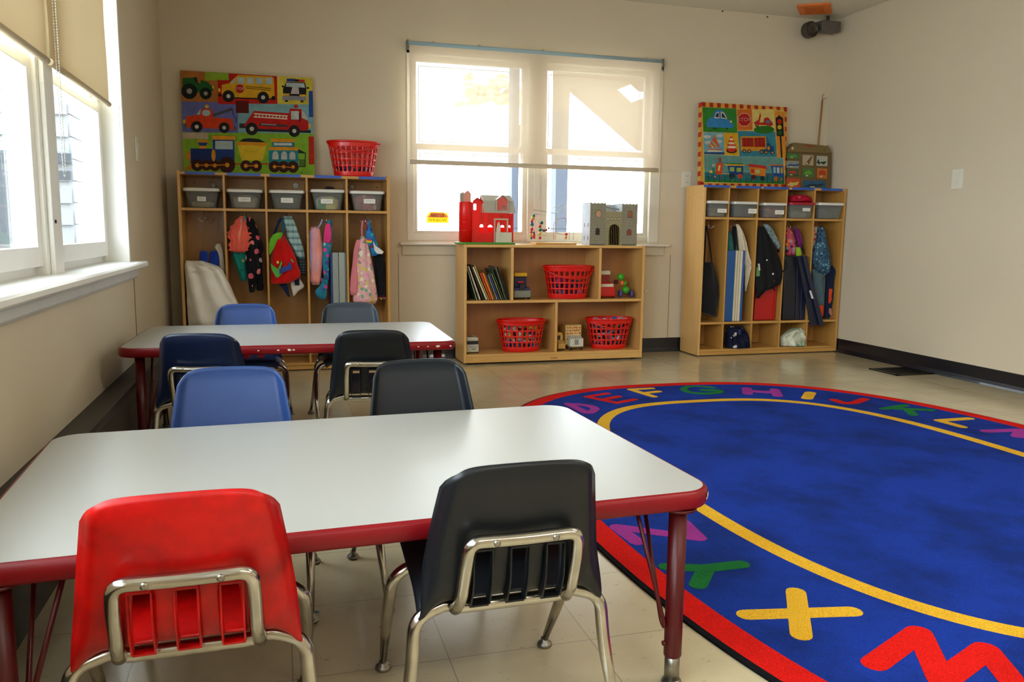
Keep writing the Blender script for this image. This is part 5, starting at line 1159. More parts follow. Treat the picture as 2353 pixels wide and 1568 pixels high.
for i in range(6):
    for j in range(5):
        c = Vector((-hw*.72+i*hw*.29+rnd.uniform(-1, 1)*.003, .0583, h*.42+j*h*.115+rnd.uniform(-1, 1)*.002)); k = rnd.uniform(.7, 1.15)*.0062
        mb.poly([c+Vector((k*1.2*math.cos(a)*rnd.uniform(.8, 1.2), 0, k*math.sin(a)*rnd.uniform(.8, 1.2))) for a in [2*PI*q/7 for q in range(7)]])
mb.build('giraffe_panel', VC, r)
a_, b_ = HY(*zc(540, 800), 5.03).x-cx, HY(*zc(862, 800), 5.03).x-cx; h2 = HY(*zc(700, 735), 5.03).z-Zl; h0 = HY(*zc(700, 930), 5.03).z-Zl
mb = MB().col('#d3d0bd'); mb.box(a_, b_, 0, .055, h0, h2); mb.hexa([(a_, 0, h2), (b_, 0, h2), (b_, .055, h2), (a_, .055, h2), (a_+.001, .03, h2+.017), (b_-.012, .03, h2+.017), (b_-.012, .055, h2+.017), (a_+.001, .055, h2+.017)])
mb.build('cab', VC, r, bevel=.0015); mb = MB().col('#1b1a18')
for k in range(6):
    x = a_+.006+(b_-a_-.014)*k/5; mb.hexa([(x, -.0006, h2+.0005), (x+.0035, -.0006, h2+.0005), (x+.0035, .0006, h2+.0010), (x, .0006, h2+.0010), (x-.002, .024, h2+.0155), (x+.001, .024, h2+.0155), (x+.001, .026, h2+.0170), (x-.002, .026, h2+.0170)])
mb.build('zebra_stripe', VC, r)['kind'] = 'stuff'
mb = MB().col('#8d8c82'); m0 = (a_+b_)/2; mb.box(m0-.016, m0+.012, -.0012, .001, h0+.012, h2-.006); mb.col('#5aa890'); mb.ball((m0-.023, 0, h0+.018), .003, 8, 5); mb.ball((m0+.021, 0, h0+.018), .003, 8, 5); mb.build('grille', VC, r)
for x in (a_+.008, b_-.008): wheel(r, x, .02, h0*.62, .012)
for x in (-hw*.8, hw*.8): wheel(r, x, .13, .016, .012)

# ---- on top of the bookcase
Zt_ = .7685; zq = zoomer(1040, 430, 5.115)
yb_ = 5.09
def qx(x, y=yb_): return HY(*zq(x, 600), y).x
def qz(y_, y=yb_, x=600): return HY(*zq(x, y_), y).z
x0 = qx(60, 5.06); x1 = qx(732, 5.06); cx = (x0+x1)/2; r = thing('toy_barn', 'red toy barn with a silo, grey roof and green base on the bookcase', 'toy', (cx, 5.02, Zt_))
X = lambda x, y=5.06: qx(x, y)-cx
Z_ = lambda z, y=5.06, x=400: qz(z, y, x)-Zt_
G = '#3f8f24'; RD = '#dd1a14'; GY = '#b3ab9a'
mb = MB().col(G); ol = rrect(x1-x0, .17, .03, 5); mb.prism([(x, y+.085, 0) for x, y in ol], (0, 0, .013)); mb.build('green_base', VC, r, bevel=.003)
M_bt = vcol('barn_red_plastic', .35, .5, coat=.2, var=.0, transl=.35)
# wall panel with arched openings, built from strips around the openings
def wall_open(name, xa, xb, za, zb, y, ops, par, mat, d=.003):
    mb = MB().col('#e6140f'); xs = sorted([xa, xb]+[q for o in ops for q in (o[0], o[1])])
    for a, c in zip(xs, xs[1:]):
        hs = [o for o in ops if o[0] <= a+1e-6 and o[1] >= c-1e-6]
        if not hs: mb.box(a, c, y, y+d, za, zb); continue
        o = hs[0]; mb.box(a, c, y, y+d, za, o[2])
        if not o[4]: mb.box(a, c, y, y+d, o[3], zb); continue
        rr_ = (c-a)/2; m0 = (a+c)/2; zc_ = o[3]-rr_; n_ = 8
        for k in range(n_):
            t0, t1 = PI-PI*k/n_, PI-PI*(k+1)/n_; p, q = (m0+rr_*math.cos(t0), zc_+rr_*math.sin(t0)), (m0+rr_*math.cos(t1), zc_+rr_*math.sin(t1))
            mb.prism([(p[0], y, p[1]), (q[0], y, q[1]), (q[0], y, zb), (p[0], y, zb)], (0, d, 0))
    return mb.build(name, mat, par)
ze, zw = Z_(305), .013
wf = wall_open('front_wall', X(228), X(716), zw, ze, .045, [(X(320), X(362), Z_(540), Z_(440), 1), (X(415), X(470), Z_(528), Z_(445), 1), (X(566), X(606), Z_(520), Z_(445), 1), (X(650), X(682), Z_(525), Z_(445), 1)], r, M_bt)
mb = MB().col('#e6140f'); mb.box(X(716)-.003, X(716), .048, .15, zw, ze); mb.box(X(228), X(716), .15, .153, zw, ze*.55); mb.box(X(228), X(228)+.003, .048, .15, zw, ze); mb.build('rear_wall', M_bt, r)
# loft gable with two windows
mb = MB().col('#e6140f'); g0, g1, gt = X(228), X(368), Z_(125)
for a, c in ((g0, X(246)), (X(276), X(325)), (X(356), g1)): mb.box(a, c, .043, .046, ze, Z_(200))
for a, c in ((X(246), X(276)), (X(325), X(356))): mb.box(a, c, .043, .046, ze, Z_(272 if a < X(300) else 315))
mb.prism([(g0, .043, Z_(200)), (g1, .043, Z_(200)), (X(352), .043, Z_(165)), (X(290), .043, gt), (X(240), .043, Z_(165))], (0, .003, 0)); mb.prism([(X(240), .043, Z_(165)), (X(290), .043, gt), (X(352), .043, Z_(165)), (X(352), .043, Z_(172)), (X(290), .043, Z_(135)), (X(240), .043, Z_(172))], (0, .06, 0)); mb.build('loft_gable', M_bt, r)
# silo and its cap
sx, sr = X(160), (X(226)-X(72))/2; mb = MB().col('#e6140f'); mb.lathe([(sr, zw), (sr, Z_(185)), (sr*.97, Z_(178))], (sx, .062, 0), 28)
for z in (.3, .5, .7, .9): mb.lathe([(sr+.0012, zw+(Z_(185)-zw)*z-.001), (sr+.0012, zw+(Z_(185)-zw)*z+.001)], (sx, .062, 0), 28, cap=False)
mb.build('silo', M_bt, r)
a, b_, m0 = X(92), X(220), X(185); zt0, zt1 = Z_(178), Z_(80); mb = MB().col('#a59d8a'); mb.prism([(a, .055, zt0), (X(135), .055, zt0), (X(135), .055, Z_(62)), (a, .055, zt1)], (0, .06, 0)); mb.col('#e39a84'); mb.prism([(X(135), .055, zt0), (b_, .055, zt0), (b_, .055, zt1), (m0, .055, Z_(42)), (X(135), .055, zt1)], (0, .06, 0)); mb.build('silo_cap', VC, r)
# gambrel roof with a dormer
zr = Z_(302); mb = MB().col(GY); xa, xb = X(352), X(732)
sec = [(.030, zr), (.046, Z_(165)), (.098, Z_(95)), (.150, Z_(165)), (.166, zr)]
for (y0_, z0_), (y1_, z1_) in zip(sec, sec[1:]):
    dz = .003; f = (xb-.010 if z1_ > z0_ else xb-.010)
    def ex(zv): return (X(365)+(X(352)-X(365))*((zv-zr)/(gt-zr))*1.0, xb+(X(700)-xb)*max(0, (zv-zr)/(Z_(95)-zr)))
    (p0, q0), (p1, q1) = ex(z0_), ex(z1_); mb.prism([(p0, y0_, z0_), (q0, y0_, z0_), (q1, y1_, z1_), (p1, y1_, z1_)], (0, 0, dz))
mb.build('roof', VC, r)
d0, d1 = X(510), X(630); mb = MB().col('#d95850'); mb.prism([(d0, .026, Z_(270)), (X(575), .026, Z_(270)), (X(575), .026, Z_(215)), (X(605), .026, Z_(215)), (X(605), .026, Z_(270)), (d1, .026, Z_(270)), (d1, .026, Z_(150)), (X(575), .026, Z_(105)), (d0, .026, Z_(150))], (0, .004, 0)); mb.col(GY)
for (p, q), (s, t) in (((X(500), 155), (X(575), 95)), ((X(575), 95), (X(640), 155))): mb.prism([(p, .020, Z_(q)), (s, .020, Z_(t)), (s, .020, Z_(t)+.004), (p, .020, Z_(q)+.004)], (0, .05, 0))
mb.box(X(500)-.001, X(512), .020, .06, Z_(275), Z_(155)); mb.box(X(630), X(640), .020, .06, Z_(275), Z_(155)); mb.build('dormer', VC, r)
# porch frame and fence gate
mb = MB().col('#c3bba4'); mb.box(X(485), X(655), .038, .044, Z_(385), Z_(368)); mb.box(X(487), X(500), .038, .044, zw, Z_(380)); mb.box(X(636), X(650), .038, .044, Z_(525), Z_(380)); mb.build('door_frame', VC, r)
mb = MB().col('#d2ccb4'); mb.box(X(495), X(682), .014, .018, zw, Z_(530)); mb.prism([(X(500), .010, zw), (X(548), .010, zw), (X(548), .010, Z_(460)), (X(530), .010, Z_(405)), (X(512), .010, Z_(430)), (X(500), .010, Z_(500))], (0, .004, 0)); mb.box(X(612), X(622), .012, .019, zw, Z_(530)); mb.build('fence_gate', VC, r)
mb = MB().col('#9c1512'); mb.box(X(545), X(600), .0435, .045, Z_(345), Z_(338)); mb.build('nameplate', VC, r)
# bead maze
x0, x1 = qx(985, 5.03), qx(1460, 5.03); cx = (x0+x1)/2; r = thing('bead_maze', 'wooden bead maze with coloured wires and beads on the bookcase', 'toy', (cx, 5.03, Zt_))
X = lambda x, y=5.08: qx(x, y)-cx
Z_ = lambda z, y=5.08, x=1100: qz(z, y, x)-Zt_
hwid = (x1-x0)/2; mb = MB(); mb.box(-hwid, hwid, 0, .13, 0, .014); mb.build('wood_base', wood('maze_wood', '#c08a3a', '#d09a4a', stretch=(12, 1, 1)), r, bevel=.003)
def wire(c, pts, dy=.06):
    P_ = [Vector((X(x), dy+(d if d else 0), max(Z_(z), .013))) for x, z, d in pts]; mb = MB().col(c); mb.tube(fillet(P_, .02, 5), .0014, 6); mb.build('wire', VC, r)
wire('#e0a0a0', [(962, 620, 0), (962, 520, 0), (985, 440, 0), (1020, 360, 0), (1012, 140, .01), (1028, 150, .012), (1030, 340, .01), (1000, 420, .02), (985, 620, .02)])
wire('#2f4a55', [(1330, 620, -.02), (1330, 375, -.02)]); wire('#2f4a55', [(950, 268, 0), (1120, 295, .01), (1235, 305, .03), (1235, 540, .03), (1310, 560, .0), (1328, 540, -.02)])
wire('#2f4a55', [(920, 335, -.02), (960, 322, -.01), (1120, 320, .03)]); wire('#cdbb84', [(1225, 620, .02), (1240, 290, .02), (1290, 262, .02), (1335, 310, .01), (1330, 420, 0)])
wire('#d0c8a8', [(1200, 240, .03), (1290, 205, .03), (1345, 192, .03), (1345, 235, .03), (1250, 270, .03), (1230, 420, .03), (1225, 610, .03)]); wire('#c04a62', [(1190, 620, .0), (1190, 430, 0), (1240, 370, 0), (1330, 355, 0), (1375, 450, 0), (1375, 620, 0)])
wire('#8fb0b0', [(1330, 370, -.01), (1380, 345, 0), (1430, 370, .01), (1430, 620, .01)]); wire('#d0b850', [(1010, 620, -.04), (1030, 420, -.04), (1070, 395, -.01), (1115, 440, .0), (1115, 560, .0), (1050, 568, .01), (1225, 572, .02)]); wire('#3a4a9a', [(915, 620, -.03), (920, 420, -.03), (935, 330, -.03)])
def beads(lst, dy=.06):
    for x, z, s, c in lst: mb = MB().col(c); mb.ball((X(x), dy, Z_(z)), s/5.115/357, 12, 8); mb.build('bead', VC, r)
beads([(940, 340, 19, '#1f6a4a'), (932, 372, 24, '#d09a2a'), (918, 405, 18, '#c02020'), (922, 440, 24, '#2a5a8a'), (920, 497, 22, '#d02a20'), (915, 530, 18, '#c03030'), (914, 570, 22, '#d0a030'), (916, 600, 15, '#1f5a6a')], .03)
beads([(962, 560, 20, '#c0202a'), (962, 590, 20, '#c0202a'), (960, 538, 15, '#204a4a')], .06)
beads([(1028, 420, 22, '#1a5a3a'), (1008, 462, 19, '#c03028'), (1012, 505, 20, '#1f6a3a'), (1008, 550, 20, '#d0a82a'), (1010, 597, 18, '#c0281f')], .02)
beads([(1042, 500, 17, '#7a2030'), (1072, 512, 17, '#2a4a6a'), (1098, 505, 16, '#c02a2a'), (1128, 485, 14, '#c8881f')], .05); beads([(1328, 553, 19, '#d02a1f'), (1326, 592, 18, '#c8921f')], .04)
# castle
x0, x1 = qx(1612, 5.03), qx(2165, 5.03); cx = (x0+x1)/2; r = thing('toy_castle', 'grey cardboard-look toy castle with two towers on the bookcase', 'toy', (cx, 5.03, Zt_)); r['label'] = 'grey stone-patterned wooden toy castle with two towers on the bookcase'
X = lambda x, y=5.03: qx(x, y)-cx
Z_ = lambda z, y=5.03: HY(*zq(1900, z), y).z-Zt_
ST = '#8f8974'; t0, t1, t2, t3 = X(1612), X(1795), X(1985), X(2165); zt0 = Z_(195); dep = .15
def tower(xa, xb, name, zt_):
    mb = MB().col(ST); wdt = .005
    mb.box(xa, xb, 0, wdt, 0, zt_); mb.box(xa, xb, dep-wdt, dep, 0, zt_); mb.col('#a9adb6'); mb.box(xa, xa+wdt, wdt, dep-wdt, 0, zt_); mb.box(xb-wdt, xb, wdt, dep-wdt, 0, zt_); mb.col(ST)
    n_ = 5; s = (xb-xa)/(2*n_-1); mb.col('#b5a565')
    for k in range(n_): mb.box(xa+2*k*s, xa+(2*k+1)*s, 0, wdt, zt_, zt_+.004)
    for k in range(6): mb.box(xa, xa+wdt, .01+k*.024, .022+k*.024, zt_, zt_+.004)
    tw = mb.build(name, VM, r)
    mb = MB(); rnd = random.Random(int(xa*1000)); rows_ = 13
    for j in range(rows_):
        z = .008+j*(zt_-.012)/rows_
        for k in range(5):
            x = xa+(k+.3*(j % 2)+.15)*(xb-xa)/5; mb.col(rnd.choice(['#5d5c50', '#6b6858', '#4f5048', '#77735f']))
            if rnd.random() < .75: mb.box(x, x+.010, -.0006, 0, z, z+.0022)
            if rnd.random() < .3: mb.box(x+.002, x+.004, -.0006, 0, z, z+.005)
    mb.col('#3f5a58'); mb.box(xa+.004, xb-.004, -.0007, 0, .001, .006); mb.build('stone_print', VM, tw); return tw
def arch(par, xm, za, zb, w_, c, fr='#5d5c50', y=-.0009, name='arched_window'):
    mb = MB()
    for cc, g, yy in ((fr, .003, y), (c, 0, y-.0006)):
        mb.col(cc); rr_ = w_/2+g; zc_ = zb-w_/2; mb.prism([(xm-rr_, yy, za-g), (xm+rr_, yy, za-g)]+[(xm+rr_*math.cos(PI*k/10), yy, zc_+rr_*math.sin(PI*k/10)) for k in range(11)], (0, -yy+.0005, 0))
    return mb.build(name, VM, par)
TW1 = tower(t0, t1, 'tower', zt0); TW2 = tower(t2, t3, 'tower', zt0-.002)
ww = X(1735)-X(1680)
arch(TW1, X(1708), Z_(355), Z_(278), ww, '#c99a78'); arch(TW1, X(1702), Z_(562), Z_(485), ww*.75, '#3a2a26'); arch(TW2, X(2078), Z_(355), Z_(278), ww*.8, '#9a6242'); arch(TW2, X(2072), Z_(562), Z_(495), ww*.9, '#8a4a30')
zg = Z_(292); mb = MB().col('#9c9270'); mb.box(t1, t2, .002, .007, 0, zg); mb.col('#b5a565')
for k in range(6): s = (t2-t1)/11; mb.box(t1+2*k*s, t1+(2*k+1)*s, .002, .007, zg, zg+.005)
for k in range(4): a = t1+(.08+k*.23)*(t2-t1); mb.col('#5d5c50'); mb.box(a, a+.012, .0012, .002, Z_(392), Z_(355)); mb.col('#c9bb92'); mb.box(a+.002, a+.010, .0006, .0013, Z_(386), Z_(362))
rnd = random.Random(8); mb.col('#5d5c50')
for j in range(8):
    for a in (t1+.004, t2-.014): mb.box(a, a+.008, .0013, .002, .008+j*.013, .010+j*.013)
gw = mb.build('gate_wall', VM, r)
o = arch(gw, X(1898), .002, Z_(438), X(1960)-X(1838), '#54432e', '#a08f5a', .0012, 'portcullis'); mb = MB().col('#8a7448')
for k in range(6): x = X(1848)+k*(X(1950)-X(1848))/5; mb.box(x-.0012, x+.0012, -.0008, .0006, .002, Z_(470 if k in (0, 5) else 448))
mb.build('portcullis_bar', VM, gw)['kind'] = 'stuff'
mb = MB().col('#8a9490'); mb.tube(fillet([(X(1800), .075, Z_(228)), (X(1860), .07, Z_(232)), (X(1930), .06, Z_(250)), (X(1985), .055, Z_(262))], .03), .004, 8); mb.build('carry_handle', VC, r)
mb = MB().col('#c9ccd2'); mb.box(X(1840), t2+.002, dep-.012, dep-.004, 0, Z_(200)); mb.build('rear_wall', VM, r)
for z, yy in ((.045, .03), (.045, .095), (.13, .03), (.13, .095)):
    mb = MB().col('#6a5a4a'); mb.box(t0-.0006, t0, yy, yy+.012, z-.012, z+.014); mb.build('side_slit', VM, TW1)

# ================================================================== CANVASES
class Art:
    """painting done in the pixel frame of a zoomed picture, mapped to a board standing at x0..x1, z0..z1 and leaning back"""
    def __init__(s, name, label, cat, zoom_corners, x0, x1, z0, z1, yb, lean, thick, edge):
        s.c = zoom_corners; s.w, s.h = x1-x0, z1-z0
        s.r = thing(name, label, cat, (x0, yb, z0), rot=(-lean, 0, 0)); s.mb = MB(); s.th = thick
        mb = MB().col(edge); mb.box(0, s.w, .0005, thick, 0, s.h); s.base = mb; s.k = 0
    def M(s, x, y, l):
        (ax, ay), (bx_, by), (cx_, cy), (dx, dy) = s.c  # TL TR BR BL
        u = v = .5
        for _ in range(12):
            fx = (1-u)*(1-v)*ax+u*(1-v)*bx_+u*v*cx_+(1-u)*v*dx-x; fy = (1-u)*(1-v)*ay+u*(1-v)*by+u*v*cy+(1-u)*v*dy-y
            a = (1-v)*(bx_-ax)+v*(cx_-dx); b_ = (1-u)*(dx-ax)+u*(cx_-bx_); c = (1-v)*(by-ay)+v*(cy-dy); d = (1-u)*(dy-ay)+u*(cy-by); det = a*d-b_*c
            u -= (fx*d-b_*fy)/det; v -= (a*fy-c*fx)/det
        u = min(1, max(0, u)); v = min(1, max(0, v))
        return Vector((u*s.w, -.0004*l-.00002*s.k, (1-v)*s.h))
    def P(s, pts, c, l=1): s.k = (s.k+1) % 18; s.mb.col(c); s.mb.poly([s.M(x, y, l) for x, y in pts]); return s
    def R(s, x0, y0, x1, y1, c, l=1): return s.P([(x0, y0), (x0, y1), (x1, y1), (x1, y0)], c, l)
    def E(s, x, y, rx, ry, c, l=2, n=20): return s.P([(x+rx*math.cos(2*PI*k/n), y-ry*math.sin(2*PI*k/n)) for k in range(n)][::-1], c, l)
    def S(s, pts, w, c, l=3):
        for (a, b_), (c2, d) in zip(pts, pts[1:]):
            L = math.hypot(c2-a, d-b_) or 1; nx, ny = -(d-b_)/L*w/2, (c2-a)/L*w/2; ex, ey = (c2-a)/L*w*.25, (d-b_)/L*w*.25
            s.P([(a-nx-ex, b_-ny-ey), (c2-nx+ex, d-ny+ey), (c2+nx+ex, d+ny+ey), (a+nx-ex, b_+ny-ey)], c, l)
        return s
    def T(s, body, x, y, size, c, l=5):
        p, q, t = s.M(x, y, l), s.M(x+10, y, l), s.M(x, y-10, l); k = size; X_ = (q-p)/10*k; Y_ = (t-p)/10*k; s.mb.col(c)
        text_mesh(s.mb, body, Matrix(((X_.x, Y_.x, 0, p.x), (X_.y, Y_.y, 0, p.y-.0004), (X_.z, Y_.z, 0, p.z), (0, 0, 0, 1))), 1.0, 2)
    def wheel(s, x, y, r, c='#1c1e20', hub='#c9c4bc', l=4, hr=.35): s.E(x, y, r, r, c, l); s.E(x, y, r*hr, r*hr, hub, l+1); return s
    def done(s, part):
        s.base.build('canvas_board', plain('canvas_'+part, '#c8b23a' if part == 'painting' else '#c9a23a', .8, var=.1), s.r, bevel=.003)
        s.mb.build(part, vcol('gouache', .75, .25, var=.10), s.r)
lean = math.radians(2.6)
A = Art('canvas_picture', 'square canvas painted with bus, trucks and a train, on the left locker', 'picture', [(97, 115), (1785, 190), (1808, 1440), (118, 1412)], -.532, .219, 1.1706, 1.764, 5.222, lean, .03, '#b8a83a')
A.R(90, 100, 560, 520, '#a8672a').R(400, 100, 700, 235, '#8aa82a', 2).R(560, 230, 830, 530, '#b81a10', 2).R(700, 100, 1320, 540, '#b81a10', 1).R(1320, 140, 1830, 510, '#c9b83a').R(90, 505, 810, 905, '#6468a8').R(810, 520, 1850, 950, '#79a8b0')
A.R(90, 890, 1860, 1460, '#7fae2c').R(90, 895, 435, 975, '#b8a890', 2).R(1735, 350, 1850, 680, '#1f4a9a', 3).R(1730, 925, 1850, 1280, '#b82a14', 3).R(785, 485, 950, 640, '#5a1210', 4)
A.R(430, 920, 800, 1000, '#6a9e26', 2).R(1320, 150, 1400, 500, '#d9c84a', 2)
A.P([(120, 210), (290, 205), (310, 275), (345, 275), (350, 230), (440, 260), (500, 320), (500, 370), (300, 390), (130, 380)], '#1c5e26', 3).P([(260, 200), (300, 200), (310, 265), (335, 285), (310, 285), (270, 235)], '#14201a', 4)
A.wheel(205, 375, 98, '#14201c', '#9a9488').wheel(408, 400, 75, '#14201c', '#9a9488').E(500, 320, 12, 18, '#e0a83a', 4)
A.P([(610, 290), (700, 270), (785, 190), (820, 160), (1250, 175), (1280, 200), (1285, 420), (1210, 460), (760, 445), (620, 420), (605, 380)], '#d9a41a', 3)
A.P([(715, 268), (775, 200), (775, 268)], '#a8bcc0', 4)
for x in (810, 930, 1045, 1168): A.R(x, 192, x+88, 272, '#a8bcc0', 4)
A.S([(915, 305), (1240, 325)], 8, '#3a3a1e', 4).S([(915, 325), (1230, 350)], 8, '#3a3a1e', 4).S([(760, 450), (1290, 460)], 16, '#1c1e20', 3).E(1270, 445, 25, 28, '#1c1e20', 4).E(838, 335, 58, 58, '#b01c1a', 4, 8).T('STOP', 838, 335, 46, '#d8b8b0', 6)
A.wheel(693, 430, 75).wheel(1137, 440, 75).E(578, 355, 14, 24, '#e6c84a', 4).E(585, 418, 22, 20, '#1c1e20', 4)
A.P([(1440, 240), (1690, 245), (1705, 320), (1700, 420), (1395, 410), (1395, 330)], '#1c1e20', 3).R(1445, 198, 1560, 235, '#2a3a8a', 4).R(1600, 210, 1682, 240, '#b82420', 4).R(1550, 205, 1605, 238, '#1c1e20', 4).P([(1440, 250), (1675, 255), (1685, 310), (1435, 300)], '#a8bcc0', 4)
A.P([(1520, 305), (1600, 308), (1610, 390), (1495, 390)], '#c0b4b8', 5).R(1395, 385, 1480, 410, '#d9a83a', 5).R(1612, 395, 1695, 420, '#d9a83a', 5).R(1385, 415, 1700, 470, '#8a8a90', 4).E(1440, 475, 22, 18, '#1c1e20', 3).E(1645, 478, 22, 18, '#1c1e20', 3).E(1395, 298, 14, 14, '#1c1e20', 4).E(1725, 312, 16, 14, '#1c1e20', 4)
A.P([(160, 690), (330, 665), (345, 610), (370, 590), (470, 592), (492, 620), (495, 700), (735, 712), (745, 800), (770, 850), (170, 830), (150, 760)], '#cc3c12', 3).P([(285, 668), (345, 590), (330, 668)], '#8fb0b8', 4).E(410, 645, 54, 40, '#a8c0c4', 5, 12).E(418, 562, 28, 22, '#d9b03a', 4)
A.S([(495, 675), (640, 625), (735, 590)], 32, '#4a4e50', 3).S([(735, 585), (755, 680), (790, 720), (775, 755)], 8, '#2a2e30', 4).wheel(288, 820, 72).wheel(632, 828, 68).E(135, 755, 18, 28, '#d9b03a', 4).E(165, 805, 35, 26, '#5a5e60', 2).E(755, 835, 28, 26, '#4a4e50', 3)
A.P([(1015, 610), (1475, 635), (1480, 575), (1640, 580), (1640, 690), (1725, 730), (1730, 830), (1690, 850), (1080, 835), (880, 800)], '#b81a14', 3).P([(1640, 590), (1700, 660), (1720, 715), (1640, 690)], '#c8c4b8', 4).R(1498, 605, 1602, 712, '#b4c4c0', 4)
A.S([(1020, 645), (1450, 670)], 16, '#d9cfb8', 5).S([(1015, 685), (1445, 705)], 16, '#d9cfb8', 5)
for k in range(10): A.S([(1040+k*44, 648+k*2), (1040+k*44, 690+k*2)], 12, '#d9cfb8', 5)
A.S([(1090, 780), (1440, 795)], 28, '#3a3e40', 5).S([(1110, 776), (1300, 784)], 10, '#a8b0b0', 6).S([(840, 800), (900, 800)], 60, '#33373a', 2).S([(1060, 850), (1750, 862)], 36, '#22262a', 2).wheel(985, 838, 80).wheel(1540, 858, 76).E(1745, 795, 16, 30, '#e0a83a', 4).E(1565, 545, 30, 24, '#a8342c', 4).S([(1615, 640), (1615, 740)], 18, '#1c1e20', 5)
A.R(205, 1095, 480, 1290, '#1c3270', 3).R(485, 980, 758, 1290, '#1f3c80', 3).R(515, 995, 738, 1100, '#a8bcc0', 4).R(478, 930, 772, 980, '#d9921c', 4).P([(285, 985), (440, 990), (430, 1020), (300, 1018)], '#d9921c', 4).P([(300, 1018), (420, 1020), (400, 1062), (320, 1060)], '#1f3c80', 4).R(315, 1060, 405, 1095, '#d9921c', 4).E(492, 1180, 26, 75, '#d9921c', 4)
A.P([(135, 1190), (200, 1100), (200, 1290)], '#c87a2a', 3).P([(130, 1360), (210, 1280), (210, 1365)], '#c86a1c', 3)
for x, rr_ in ((285, 75), (400, 68), (505, 72)): A.wheel(x, 1308, rr_, '#3c1a14', '#e09a1c', 4)
A.wheel(662, 1300, 104, '#3c1a14', '#e09a1c', 5, .28).S([(285, 1308), (660, 1300)], 14, '#c8781c', 7)
A.P([(785, 1010), (1180, 1018), (1120, 1240), (850, 1240)], '#d9b82a', 3).P([(785, 1000), (1190, 1010), (1180, 1050), (795, 1045)], '#d9921c', 4).P([(820, 1000), (870, 965), (960, 955), (1080, 965), (1160, 1008)], '#22262a', 5).wheel(903, 1308, 72, '#3c1a14', '#e09a1c', 4).wheel(1035, 1308, 74, '#3c1a14', '#e09a1c', 4).S([(903, 1308), (1035, 1306)], 14, '#c8781c', 7).S([(765, 1285), (850, 1285)], 20, '#a84a1c', 3).S([(1110, 1280), (1200, 1280)], 20, '#a84a1c', 3)
A.R(1200, 1100, 1590, 1300, '#1f7f8c', 3).R(1200, 1062, 1590, 1105, '#d9921c', 4).R(1245, 995, 1540, 1065, '#1f7f8c', 3).R(1232, 958, 1545, 1000, '#d9921c', 4).R(1270, 1012, 1505, 1042, '#c8ccc4', 4)
for x in (1288, 1403, 1512): A.E(x, 1170, 40, 52, '#b8b8b8', 5).R(x-40, 1170, x+40, 1220, '#b8b8b8', 5)
for x in (1275, 1395, 1520): A.wheel(x, 1315, 75, '#3c1a14', '#e09a1c', 6, .3)
A.S([(1275, 1308), (1520, 1322)], 12, '#c8781c', 9).P([(1590, 1085), (1705, 1140), (1590, 1140)], '#22262a', 4).S([(1685, 1140), (1680, 1310), (1590, 1310)], 12, '#22262a', 4).S([(1590, 1225), (1685, 1225)], 10, '#22262a', 4).R(1600, 1235, 1675, 1300, '#4f6a2a', 3).S([(1600, 1370), (1640, 1395), (1650, 1350)], 7, '#3f7a24', 4)
A.done('painting')
B = Art('canvas_picture', 'canvas with a red and yellow striped edge and toy vehicles, on the right locker', 'picture', [(150, 195), (1435, 280), (1320, 1405), (215, 1370)], 2.835, 3.515, 1.1834, 1.755, 5.165, math.radians(3.2), .04, '#c9a23a')
Q = [(240, 262), (1380, 318), (1318, 1350), (275, 1322)]
B.c = [(238, 190), (1432, 283), (1330, 1408), (222, 1372)]
B.R(225, 180, 1450, 1420, '#d09a3a')
nb = 12
for k in range(nb*2):
    if k % 2 == 0:
        u0, u1 = k/(nb*2-1), (k+1)/(nb*2-1); lx = lambda a, p, q: p+(q-p)*a
        B.P([(lx(u0, 238, 1432), lx(u0, 190, 283)), (lx(u0, 238, 1432), lx(u0, 190, 283)+62), (lx(u1, 238, 1432), lx(u1, 190, 283)+62), (lx(u1, 238, 1432), lx(u1, 190, 283))], '#a82a14', 2)
        B.P([(lx(u0, 222, 1330), lx(u0, 1372, 1408)-55), (lx(u0, 222, 1330), lx(u0, 1372, 1408)), (lx(u1, 222, 1330), lx(u1, 1372, 1408)), (lx(u1, 222, 1330), lx(u1, 1372, 1408)-55)], '#a82a14', 2)
for k in range(8): y = 420+k*135; B.R(1385-k*9, y, 1450-k*9, y+65, '#a82a14', 2)
B.P([(245, 262), (262, 1340), (1330, 1350), (1385, 325)], '#d0b060', 3)
B.P([(245, 262), (258, 610), (715, 630), (710, 290)], '#2f7a2a', 4)
for yy, cc in ((330, '#5a8a3a'), (400, '#1f5f22'), (480, '#5a9a3a'), (560, '#1f6a24')): B.S([(265, yy), (690, yy+18)], 26, cc, 4)
B.R(718, 300, 925, 590, '#c8641a', 4).R(935, 305, 1235, 600, '#d0b868', 4).P([(1240, 330), (1385, 345), (1375, 985), (1250, 980)], '#cf862a', 4)
B.P([(258, 615), (535, 625), (535, 935), (268, 925)], '#6d9fae', 4).P([(540, 628), (718, 635), (725, 948), (548, 940)], '#cf9a14', 4).P([(722, 600), (1240, 620), (1245, 975), (735, 955)], '#2f7a8c', 4).P([(268, 930), (1330, 985), (1325, 1350), (275, 1320)], '#5f8f88', 4).P([(272, 1180), (1330, 1200), (1325, 1350), (275, 1320)], '#1f6a7a', 5)
